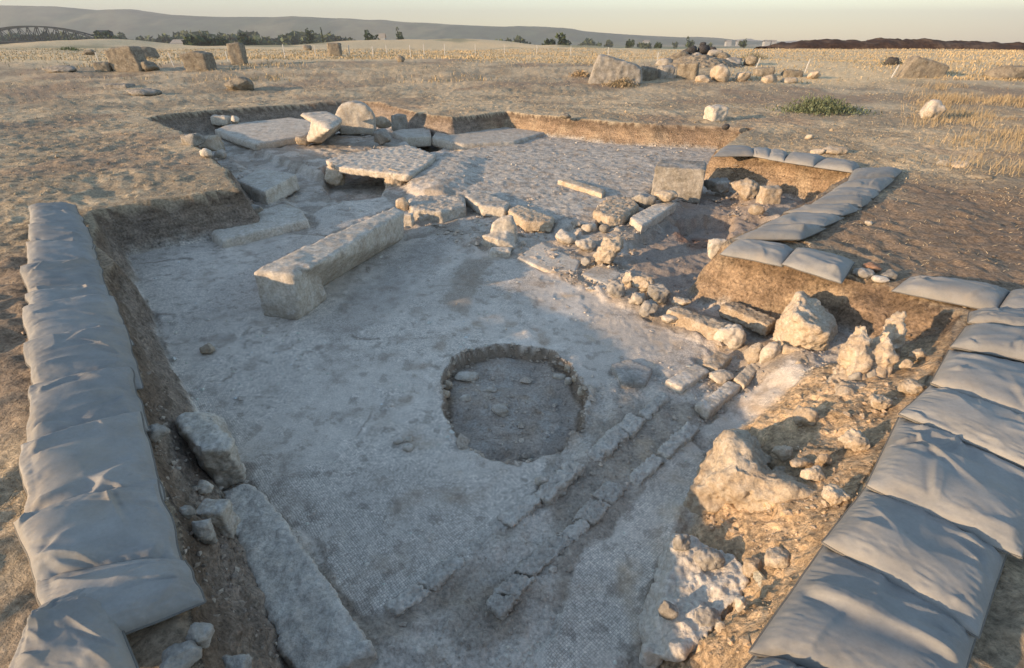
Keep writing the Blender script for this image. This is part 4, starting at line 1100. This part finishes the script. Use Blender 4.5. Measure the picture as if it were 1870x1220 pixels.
# ------------------------------------------------------------------ white stakes
sm = None
stk = [(180, 95, 113, 0), (317, 96, 121, -6), (417, 94, 113, -4), (521, 80, 107, 0), (575, 82, 93, 0), (638, 82, 95, 0), (682, 84, 107, 0), (706, 82, 99, 0), (750, 82, 106, 0), (774, 80, 93, 0), (812, 80, 95, 0), (868, 80, 96, 0), (921, 82, 100, 0), (980, 82, 100, 0), (1042, 84, 101, 0), (1110, 86, 104, 0), (1200, 95, 114, 0), (1378, 104, 130, 14), (1470, 108, 132, 8), (1628, 117, 142, 16)]
stl = ['white stake in the golden grass left of the largest standing block', 'white stake between the standing blocks, left of the pentagonal one', 'white stake touching the narrow upright stone', 'white stake alone left of the dark square block', 'short white stake just left of the dark square block',
       'white stake first right of the dark square block', 'tall white stake second right of the dark square block', 'white stake third right of the dark square block', 'tall white stake above the small dark boulder', 'short white stake right of the small dark boulder',
       'white stake left of the middle of the golden field', 'white stake in the middle of the golden field', 'white stake right of the middle of the golden field', 'white stake two left of the big tilted block', 'white stake just left of the big tilted block', 'white stake above the big tilted block',
       'white stake left of the rubble heap', 'leaning white stake right of the rubble heap', 'white stake above the last stones of the far row', 'leaning white stake left of the tilted brown block']
for (x, y0, y1, ln), lb in zip(stk, stl):
    b0 = PG(x, y1); 
    if b0[1] > 75: b0 = np.array([XAT(x, y1, 62), 62, gz(XAT(x, y1, 62), 62)])
    h_ = max(ZAT(y0, b0[1]) - b0[2], .5)
    w_ = .016 + .0003 * b0[1]
    co = []
    for zz, k in ((-.1, 1), (h_ * .9, 1), (h_, .45)):
        co += [(-w_ * k, -w_ * k, zz), (w_ * k, -w_ * k, zz), (w_ * k, w_ * k, zz), (-w_ * k, w_ * k, zz)]
    fs_ = [(0, 3, 2, 1), (8, 9, 10, 11)] + [(a + l * 4, (a + 1) % 4 + l * 4, (a + 1) % 4 + l * 4 + 4, a + l * 4 + 4) for l in (0, 1) for a in range(4)]
    o = link('stake', make_mesh('stake', co, fs_, False), M['stake'])
    o.location = b0; o.rotation_euler = (0, math.radians(ln), 0)
    tagit(o, lb, 'stake', 'white stakes marking the field')

# ------------------------------------------------------------------ grass, straw, weeds, gravel
def blades(name, base, ht, wd, lean, col, mat, kind='stuff', droop=.35):
    n = len(base)
    az = rng.uniform(0, 2 * math.pi, n)
    dirx, diry = np.cos(az), np.sin(az)
    la = rng.uniform(0, 2 * math.pi, n)
    side = np.stack([dirx, diry, np.zeros(n)], 1) * (wd / 2)[:, None]
    ld = np.stack([np.cos(la), np.sin(la), np.zeros(n)], 1)
    mid = base + ld * (lean * ht * .45)[:, None]; mid[:, 2] += ht * .6
    tip = base + ld * (lean * ht * 1.1)[:, None]; tip[:, 2] += ht * (1 - droop * lean)
    co = np.stack([base - side, base + side, mid + side * .7, mid - side * .7, tip], 1).reshape(-1, 3)
    i = np.arange(n)[:, None] * 5
    tris = np.concatenate([i + np.array([[0, 1, 2]]), i + np.array([[0, 2, 3]]), i + np.array([[3, 2, 4]])])
    me = make_mesh(name, co, tris, False)
    set_col(me, np.repeat(col, 5, 0))
    return tagit(link(name, me, M[mat]), kind=kind)

def at_ground(x, y):
    r = np.hypot(x, y); a = np.degrees(np.arctan2(x, y))
    i = np.clip(np.searchsorted(rr, r), 1, nR - 1); j = np.clip(np.searchsorted(ang, a), 1, nA - 1)
    return V[i * nA + j, 2], dN[i * nA + j]

# golden field
n = 64000
d_ = 33 + 70 * rng.random(n) ** 1.9; a_ = np.radians(rng.uniform(-50, 50, n))
x = d_ * np.tan(a_) ; y = d_
keep = fbm(np.stack([x, y], 1), .12, 3, 601) + .35 * rng.normal(size=n) + (y - 48 + 12 * sstep(9, 15, x * 30 / y)) * .09 > -.1
x, y = x[keep], y[keep]; n = len(x)
z, _ = at_ground(x, y)
g1 = fbm(np.stack([x, y], 1), .08, 3, 605)
colr = np.array([.37, .285, .17])[None] * (1 + .14 * g1[:, None] + .12 * rng.normal(size=(n, 1)))
blades('golden_grass', np.stack([x, y, z - .03], 1), .09 + .14 * rng.random(n) + .06 * g1, .03 + .0008 * y, rng.uniform(.1, .5, n), np.clip(colr, .1, .62), 'straw')
# tall tufts on the right
n = 60000
cx_, cy_ = rng.uniform(8, 24, n), rng.uniform(10, 40, n)
k_ = fbm(np.stack([cx_, cy_], 1), .35, 3, 611)
pxs = np.array([PIX((a, b, 0))[:2] for a, b in zip(cx_, cy_)])
inreg = ((pxs[:, 0] > 1640) & (pxs[:, 1] < 330) & (pxs[:, 1] > 140) & (pxs[:, 0] - 1640 > (rng.random(n) * 230) * (1 - .6 * ((pxs[:, 1] > 170) & (pxs[:, 1] < 270))))) & (k_ > -.15)
x, y = cx_[inreg], cy_[inreg]; n = len(x)
z, _ = at_ground(x, y)
colr = np.array([.34, .26, .155])[None] * (1 + .2 * rng.normal(size=(n, 1)))
blades('tall_grass', np.stack([x, y, z - .02], 1), rng.uniform(.12, .42, n) * (.7 + .5 * (fbm(np.stack([x, y], 1), 1.2, 2, 613) > 0)), np.full(n, .006) + .0004 * y, rng.uniform(.2, .8, n), np.clip(colr, .08, .55), 'straw')
# short dry stubble and straw over the trampled ground
n = 95000
r_ = 1.2 * (44 / 1.2) ** (rng.random(n) ** .8); a_ = np.radians(rng.uniform(-56, 56, n))
x, y = r_ * np.sin(a_), r_ * np.cos(a_)
z, dd = at_ground(x, y)
cl = fbm(np.stack([x, y], 1), .9, 3, 621)
ok = (dd < -.03) & (cl + .5 * rng.random(n) > -.05)
# clear of the bare earth beside the zigzag bags
ok &= ~((np.hypot((x - bx) / 2.6, (y - by) / 3.2) < 1) & (rng.random(n) < .75))
x, y, z, r_ = x[ok], y[ok], z[ok], r_[ok]; n = len(x)
colr = np.array([.44, .345, .22])[None] * (1 + .22 * rng.normal(size=(n, 1)))
blades('dry_grass', np.stack([x, y, z - .004], 1), rng.uniform(.012, .045, n) + .0008 * r_, .0025 + .0008 * r_, rng.uniform(.8, 3.2, n), np.clip(colr, .1, .6), 'straw', droop=.26)
# dusty weeds round the big tilted blocks
def weed(px, py, wpx, n, col, h, label, name='dry_bush', cat='bush', leafw=.05):
    b0 = PG(px, py)
    s_ = wpx / F * PIX(b0)[2] / 2
    x = b0[0] + s_ * rng.normal(size=n) * .5; y = b0[1] + s_ * rng.normal(size=n) * .4
    hh = h * np.exp(-((x - b0[0]) / s_) ** 2) * rng.uniform(.4, 1, n)
    z = gbase(x, y)
    colr = np.array(col)[None] * (1 + .25 * rng.normal(size=(n, 1)))
    base = np.stack([x, y, z], 1)
    # leaves through the volume: short blades set at random heights, plus stems from the ground
    base[n // 4:, 2] += rng.random(n - n // 4) * hh[n // 4:]
    ht = np.where(np.arange(n) < n // 4, hh, rng.uniform(.6, 1.4, n) * leafw * 2.2)
    wd = np.where(np.arange(n) < n // 4, .012, leafw * rng.uniform(.6, 1.2, n))
    o = blades(name, base, ht, wd, rng.uniform(.2, 1.2, n), np.clip(colr, .02, .6), 'leaf', kind='thing')
    del o['kind']
    tagit(o, label, cat)
weed(1498, 206, 120, 2600, (.13, .15, .085), .6, 'low green bush on the dry ground beyond the far sandbags', 'green_bush', leafw=.045)
weed(1135, 158, 56, 700, (.27, .21, .13), .45, 'dry brown weed at the foot of the big tilted block')
weed(1060, 140, 40, 500, (.30, .22, .13), .4, 'dry weed at the left end of the big tilted block')
weed(1628, 118, 34, 400, (.12, .12, .08), .5, 'grey green weed left of the tilted brown block', leafw=.06)
weed(128, 92, 36, 300, (.09, .12, .05), .5, 'green weed at far left in the golden field', 'green_bush', leafw=.09)
weed(1375, 108, 46, 400, (.19, .17, .11), .6, 'dusty weed on the right flank of the rubble heap', leafw=.07)
# stones and crumbs, trench and ground
ico = np.array([(0, 0, 1), (.87, 0, .3), (.2, .85, .25), (-.75, .5, .3), (-.7, -.55, .25), (.3, -.85, .3), (0, 0, -.5)])
icf = np.array([(0, 1, 2), (0, 2, 3), (0, 3, 4), (0, 4, 5), (0, 5, 1), (6, 2, 1), (6, 3, 2), (6, 4, 3), (6, 5, 4), (6, 1, 5)])
def crumbs(name, x, y, z, size, col, mat):
    n = len(x)
    a_ = rng.uniform(0, 6.28, n); ca, sa = np.cos(a_), np.sin(a_)
    sc = size[:, None] * rng.uniform(.6, 1.25, (n, 3)) * np.array([1, 1, .7])
    v = ico[None] * (1 + .25 * rng.normal(size=(n, 7, 1))) * sc[:, None, :]
    vx = v[..., 0] * ca[:, None] - v[..., 1] * sa[:, None]; vy = v[..., 0] * sa[:, None] + v[..., 1] * ca[:, None]
    co = np.stack([vx + x[:, None], vy + y[:, None], v[..., 2] + z[:, None]], -1).reshape(-1, 3)
    f = (np.arange(n)[:, None, None] * 7 + icf[None]).reshape(-1, 3)
    me = make_mesh(name, co, f, False); set_col(me, np.repeat(col, 7, 0))
    return tagit(link(name, me, M[mat]), kind='stuff')
n = 60000
r_ = 1.2 * (26 / 1.2) ** rng.random(n); a_ = np.radians(rng.uniform(-50, 50, n))
x, y = r_ * np.sin(a_), r_ * np.cos(a_)
r2 = np.hypot(x, y); a2 = np.degrees(np.arctan2(x, y))
i_ = np.clip(np.searchsorted(rr, r2), 1, nR - 1); j_ = np.clip(np.searchsorted(ang, a2), 1, nA - 1)
vi = i_ * nA + j_
cv = cls_v[vi]
prob = np.choose(cv, [.10, .42, .14, .22, .6])
pd = fbm(np.stack([x, y], 1), 1.6, 3, 641)
pr2 = prob * np.clip(.5 + pd, .05, 1.6)
ok = rng.random(n) < pr2
vi = vi[ok]; n = len(vi)
size = (.0035 + .0013 * r2[ok]) * rng.lognormal(0, .55, n)
size = np.clip(size, .003, .035 + .002 * r2[ok])
cc_ = C[vi] * (1 + .28 * rng.random((n, 1)) - .05) + .03 * rng.random((n, 1))
crumbs('gravel', V[vi, 0] + .01 * rng.normal(size=n), V[vi, 1] + .01 * rng.normal(size=n), V[vi, 2], size, np.clip(cc_, .03, .6), 'soil')

bands = [(pxpoly([(740, 400), (850, 365), (960, 392), (1060, 425), (1150, 395), (1245, 345), (1250, 375), (1140, 470), (1150, 500), (1250, 565), (1350, 620), (1345, 645), (1270, 612), (1160, 562), (1050, 512), (960, 470), (880, 460)], -.7), 1100, .024),
         (pxpoly([(700, 1120), (860, 1010), (1000, 905), (1180, 765), (1300, 650), (1400, 650), (1390, 700), (1260, 790), (1140, 900), (1040, 1000), (920, 1140), (840, 1220), (760, 1180)], ZF), 420, .012),
         (pxpoly([(1250, 960), (1350, 860), (1460, 800), (1500, 640), (1700, 600), (1740, 620), (1640, 760), (1520, 960), (1400, 1160), (1300, 1220), (1180, 1220)], -.45), 420, .013),
         (pxpoly([(1280, 330), (1400, 325), (1450, 370), (1380, 400), (1310, 385)], -.65), 260, .03),
         (pxpoly([(380, 262), (410, 290), (500, 340), (470, 350), (400, 310), (340, 262)], -.65), 160, .035),
         (pxpoly([(240, 700), (330, 760), (420, 960), (500, 1220), (380, 1220), (300, 960)], -.4), 420, .013)]
bx_, by_, bs_ = [], [], []
pr = np.array(PIT); nxp = np.roll(pr, -1, 0); kk = rng.integers(0, len(pr), 420); tt = rng.random((420, 1))
rp = pr[kk] * (1 - tt) + nxp[kk] * tt; cen = pr.mean(0)
rp = cen + (rp - cen) * rng.normal(.985, .022, (420, 1))
bx_.append(rp[:, 0]); by_.append(rp[:, 1]); bs_.append(.017 * rng.lognormal(0, .55, 420))
inn_ = cen + (pr[kk] * (1 - tt) + nxp[kk] * tt - cen) * np.sqrt(rng.random((420, 1))) * .92
bx_.append(inn_[:, 0]); by_.append(inn_[:, 1]); bs_.append(.009 * rng.lognormal(0, .6, 420))
for pl_, n_, s_ in bands:
    xa = np.array(pl_); lo, hi = xa.min(0), xa.max(0)
    qx, qy = rng.uniform(lo[0], hi[0], n_ * 6), rng.uniform(lo[1], hi[1], n_ * 6)
    sd_, _ = sdist(pl_, qx, qy)
    cl = fbm(np.stack([qx, qy], 1), 1.8, 3, 661)
    k = np.where((sd_ + .08 * cl > 0) & (cl + .5 * rng.random(len(qx)) > .0))[0][:n_]
    bx_.append(qx[k]); by_.append(qy[k]); bs_.append(s_ * rng.lognormal(0, .5, len(k)))
x, y, sz_ = np.concatenate(bx_), np.concatenate(by_), np.concatenate(bs_)
r2 = np.hypot(x, y); a2 = np.degrees(np.arctan2(x, y))
vi = np.clip(np.searchsorted(rr, r2), 1, nR - 1) * nA + np.clip(np.searchsorted(ang, a2), 1, nA - 1)
cc_ = C[vi] * .5 + np.array([.25, .21, .165])[None] * (1 + .25 * rng.normal(size=(len(x), 1)))
crumbs('rubble', x, y, V[vi, 2] + sz_ * .1, np.clip(sz_, .006, .085), np.clip(cc_, .08, .6), 'soil')

# ------------------------------------------------------------------ trees, bridge, huts far off
def leaf_cloud(n, cx, cy, cz, rx, ry, rz, leaf, cone=False, seed=0):
    r_ = np.random.default_rng(seed)
    lobes = r_.normal(size=(9, 3)) * np.array([.45, .45, .35])
    if cone: lobes = np.stack([.05 * r_.normal(size=9), .05 * r_.normal(size=9), np.linspace(-.75, .8, 9)], 1)
    k = r_.integers(0, 9, n)
    d = r_.normal(size=(n, 3)); d /= np.linalg.norm(d, axis=1)[:, None]
    rad = np.full(9, .5) if not cone else np.linspace(.5, .16, 9)
    p_ = lobes[k] + d * (rad[k] * r_.uniform(.6, 1.05, n))[:, None]
    p_ = p_ * np.array([rx, ry, rz]) + np.array([cx, cy, cz])
    u = r_.normal(size=(n, 3)); u /= np.linalg.norm(u, axis=1)[:, None]
    w = np.cross(u, r_.normal(size=(n, 3))); w /= np.linalg.norm(w, axis=1)[:, None]
    L = leaf * r_.uniform(.6, 1.3, (n, 1))
    return np.stack([p_ - u * L - w * L * .6, p_ + u * L - w * L * .6, p_ + w * L], 1).reshape(-1, 3)
def tree(px, ytop, ybot, wpx, D, label, name='tree', cone=False, n=500, col=(.05, .07, .03), group=None, seed=0):
    xc = XAT(px, ybot, D); zt = ZAT(ytop, D); zb = ZAT(ybot, D)
    g_ = gz(xc, D); zb = min(zb, g_ + .5)
    root = bpy.data.objects.new(name, None); COL.objects.link(root); root.location = (xc, D, g_)
    root.empty_display_size = .5
    tagit(root, label, 'tree', group)
    hh = zt - g_; wr = wpx / F * D / 2
    cz = g_ + hh * (.58 if not cone else .55)
    co = leaf_cloud(n, 0, 0, cz - g_, wr, wr, hh * .45, wr * .2, cone, seed)
    me = make_mesh('crown', co, np.arange(len(co)).reshape(-1, 3), False)
    set_col(me, np.repeat(np.array(col)[None] * (1 + .3 * np.random.default_rng(seed).normal(size=(n, 1))).clip(.4, 1.8), 3, 0))
    link('crown', me, M['leaf'], root)
    tr = []
    for k, (zz, q_) in enumerate(((-.4, .09), (hh * .3, .06), (hh * .75, .02))):
        for a in range(6): tr.append((math.cos(a * 1.047) * wr * q_ * 2 , math.sin(a * 1.047) * wr * q_ * 2, zz))
    tf = [(a + l * 6, (a + 1) % 6 + l * 6, (a + 1) % 6 + l * 6 + 6, a + l * 6 + 6) for l in (0, 1) for a in range(6)]
    link('trunk', make_mesh('trunk', tr, tf), M['wood'], root)
for k, (px, y0, y1, w, D, lb, cone) in enumerate([(567, 49, 66, 14, 520, 'dark round tree standing out below the hills', False), (588, 48, 62, 7, 540, 'slim dark cypress beside the round tree', True), (678, 54, 66, 22, 420, 'spreading dark tree over the golden hummock', False),
        (730, 54, 64, 14, 460, 'small dark tree right of the spreading one', False), (370, 65, 79, 40, 430, 'broad green tree in the valley by the white shed', False), (408, 66, 78, 24, 450, 'green tree just right of the broad valley tree', False),
        (455, 66, 76, 30, 470, 'green tree in the valley left of the white stake', False), (196, 60, 74, 26, 520, 'dark green tree at the right end of the bridge', False), (1010, 70, 78, 30, 420, 'dark olive tree at the edge of the middle field', False),
        (1030, 71, 79, 20, 430, 'small dark olive tree behind the big tilted block', False), (1205, 72, 79, 14, 460, 'dark tree on the plain left of the rubble heap', False), (1150, 73, 79, 12, 480, 'small dark tree on the plain above the tilted block', False),
        (1262, 71, 78, 10, 600, 'little tree on the plain behind the rubble heap', False), (1358, 70, 79, 10, 600, 'little tree on the plain left of the earth bank', False)]):
    tree(px, y0, y1, w, D, lb, 'cypress' if cone else 'tree', cone, 420, seed=k + 700)
# riverside woods: one far mass of crowns
co = []; cl_ = []
r_ = np.random.default_rng(77)
for k in range(150):
    px = r_.uniform(-200, 1300) ; D = r_.uniform(650, 950)
    if px > 640 and r_.random() < .72: continue
    xc = XAT(px, 70, D); g_ = gz(xc, D); hh = r_.uniform(8, 15) * (D / 620) * (1 if px < 640 else .7); wr = hh * r_.uniform(.5, 1.1)
    q_ = leaf_cloud(150, xc, D, g_ + hh * .55, wr, wr, hh * .5, wr * .28, False, 800 + k)
    co.append(q_); cl_.append(np.tile(np.array([.085, .105, .055]) * r_.uniform(.6, 1.35), (len(q_), 1)))
co = np.concatenate(co); me = make_mesh('riverside_woods', co, np.arange(len(co)).reshape(-1, 3), False); set_col(me, np.concatenate(cl_))
tagit(link('riverside_woods', me, M['leaf']), kind='stuff')

# steel arch bridge on the left: two trussed arches, deck, posts and braces
D = 560.0
bxl, bxr = XAT(-60, 75, D), XAT(182, 75, D)
zd = ZAT(76, D); ztop_ = ZAT(48, D)
root = bpy.data.objects.new('arch_bridge', None); COL.objects.link(root); root.location = ((bxl + bxr) / 2, D, gz((bxl + bxr) / 2, D))
tagit(root, 'blue grey steel truss bridge with an arched top at the far left', 'bridge')
def bars(name, segs, w, mat, parent):
    co, fa = [], []
    for a, b in segs:
        a, b = Vector(a), Vector(b); d_ = (b - a).normalized()
        s1 = d_.cross(Vector((0, 1, 0.01))).normalized() * w; s2 = d_.cross(s1).normalized() * w
        o_ = len(co)
        for p_ in (a, b):
            for k1, k2 in ((-1, -1), (1, -1), (1, 1), (-1, 1)): co.append(p_ + s1 * k1 + s2 * k2 - parent.location)
        fa += [(o_ + k, o_ + (k + 1) % 4, o_ + 4 + (k + 1) % 4, o_ + 4 + k) for k in range(4)] + [(o_ + 3, o_ + 2, o_ + 1, o_), (o_ + 4, o_ + 5, o_ + 6, o_ + 7)]
    return link(name, make_mesh(name, [tuple(c_) for c_ in co], fa, False), M[mat], parent)
npan = 14
def arch_z(t_): return zd + (ztop_ - zd) * (1 - (2 * t_ - 1) ** 2) ** .8
for yy in (D, D + 9):
    P_ = [(bxl + (bxr - bxl) * k / npan, yy, arch_z(k / npan)) for k in range(npan + 1)]
    bars('top_chord', [(P_[k], P_[k + 1]) for k in range(npan)], .55, 'steel', root)
    bars('bottom_chord', [((bxl, yy, zd), (bxr, yy, zd))], .6, 'steel', root)
    for k in range(1, npan):
        bars('hanger', [((P_[k][0], yy, zd), P_[k])], .28, 'steel', root)
        k2 = k + 1 if k < npan // 2 else k - 1
        if 0 < k2 < npan: bars('diagonal_brace', [((P_[k2][0], yy, zd), P_[k])], .22, 'steel', root)
bars('deck', [((bxl - 30, D + 4.5, zd - .8), (bxr + 8, D + 4.5, zd - .8))], 1.0, 'steel', root)
for k in (0, .5, 1): bars('pier', [((bxl + (bxr - bxl) * k, D + 4.5, zd - 1.8), (bxl + (bxr - bxl) * k, D + 4.5, -9))], 1.5, 'steel', root)
# far buildings
def hut(px, y0, y1, wpx, D, label, mat='white', name='shed', flat=False):
    xc = XAT(px, y1, D); w = wpx / F * D; zt = ZAT(y0, D); g_ = min(gz(xc, D), ZAT(y1, D)) - .3
    root = bpy.data.objects.new(name, None); COL.objects.link(root); root.location = (xc, D, g_)
    tagit(root, label, 'building')
    h_ = zt - g_; d_ = w * .5; e_ = h_ * (.75 if not flat else .92)
    link('wall', make_mesh('wall', [(-w / 2, -d_, 0), (w / 2, -d_, 0), (w / 2, d_, 0), (-w / 2, d_, 0), (-w / 2, -d_, e_), (w / 2, -d_, e_), (w / 2, d_, e_), (-w / 2, d_, e_)],
         [(0, 1, 5, 4), (1, 2, 6, 5), (2, 3, 7, 6), (3, 0, 4, 7)], False), M[mat], root)
    r_ = 1.06
    link('roof', make_mesh('roof', [(-w / 2 * r_, -d_ * r_, e_ + .02), (w / 2 * r_, -d_ * r_, e_ + .02), (w / 2 * r_, d_ * r_, e_ + .02), (-w / 2 * r_, d_ * r_, e_ + .02), (-w / 2 * r_, 0, h_), (w / 2 * r_, 0, h_)],
         [(0, 1, 5, 4), (2, 3, 4, 5), (3, 2, 1, 0), (0, 4, 4, 3), (1, 2, 5, 5)][:3], False), M['grey' if not flat else mat], root)
    return root
hut(334, 72, 79, 26, 470, 'long white shed in the valley left of the trees')
hut(193, 55, 72, 18, 600, 'grey blockhouse on the bank at the right end of the bridge', 'steel', 'blockhouse', True)
hut(698, 61, 66, 10, 700, 'tiny white house beyond the spreading tree')
for k, px in enumerate((1180, 1330, 1348, 1400, 1412)):
    hut(px, 73, 77, 9 - k % 3, 1500, ['tiny pale house on the plain left of the rubble heap', 'tiny pale house on the plain right of the rubble heap', 'second tiny house right of the rubble heap', 'tiny house near the left tip of the earth bank', 'farthest right tiny house by the earth bank'][k])
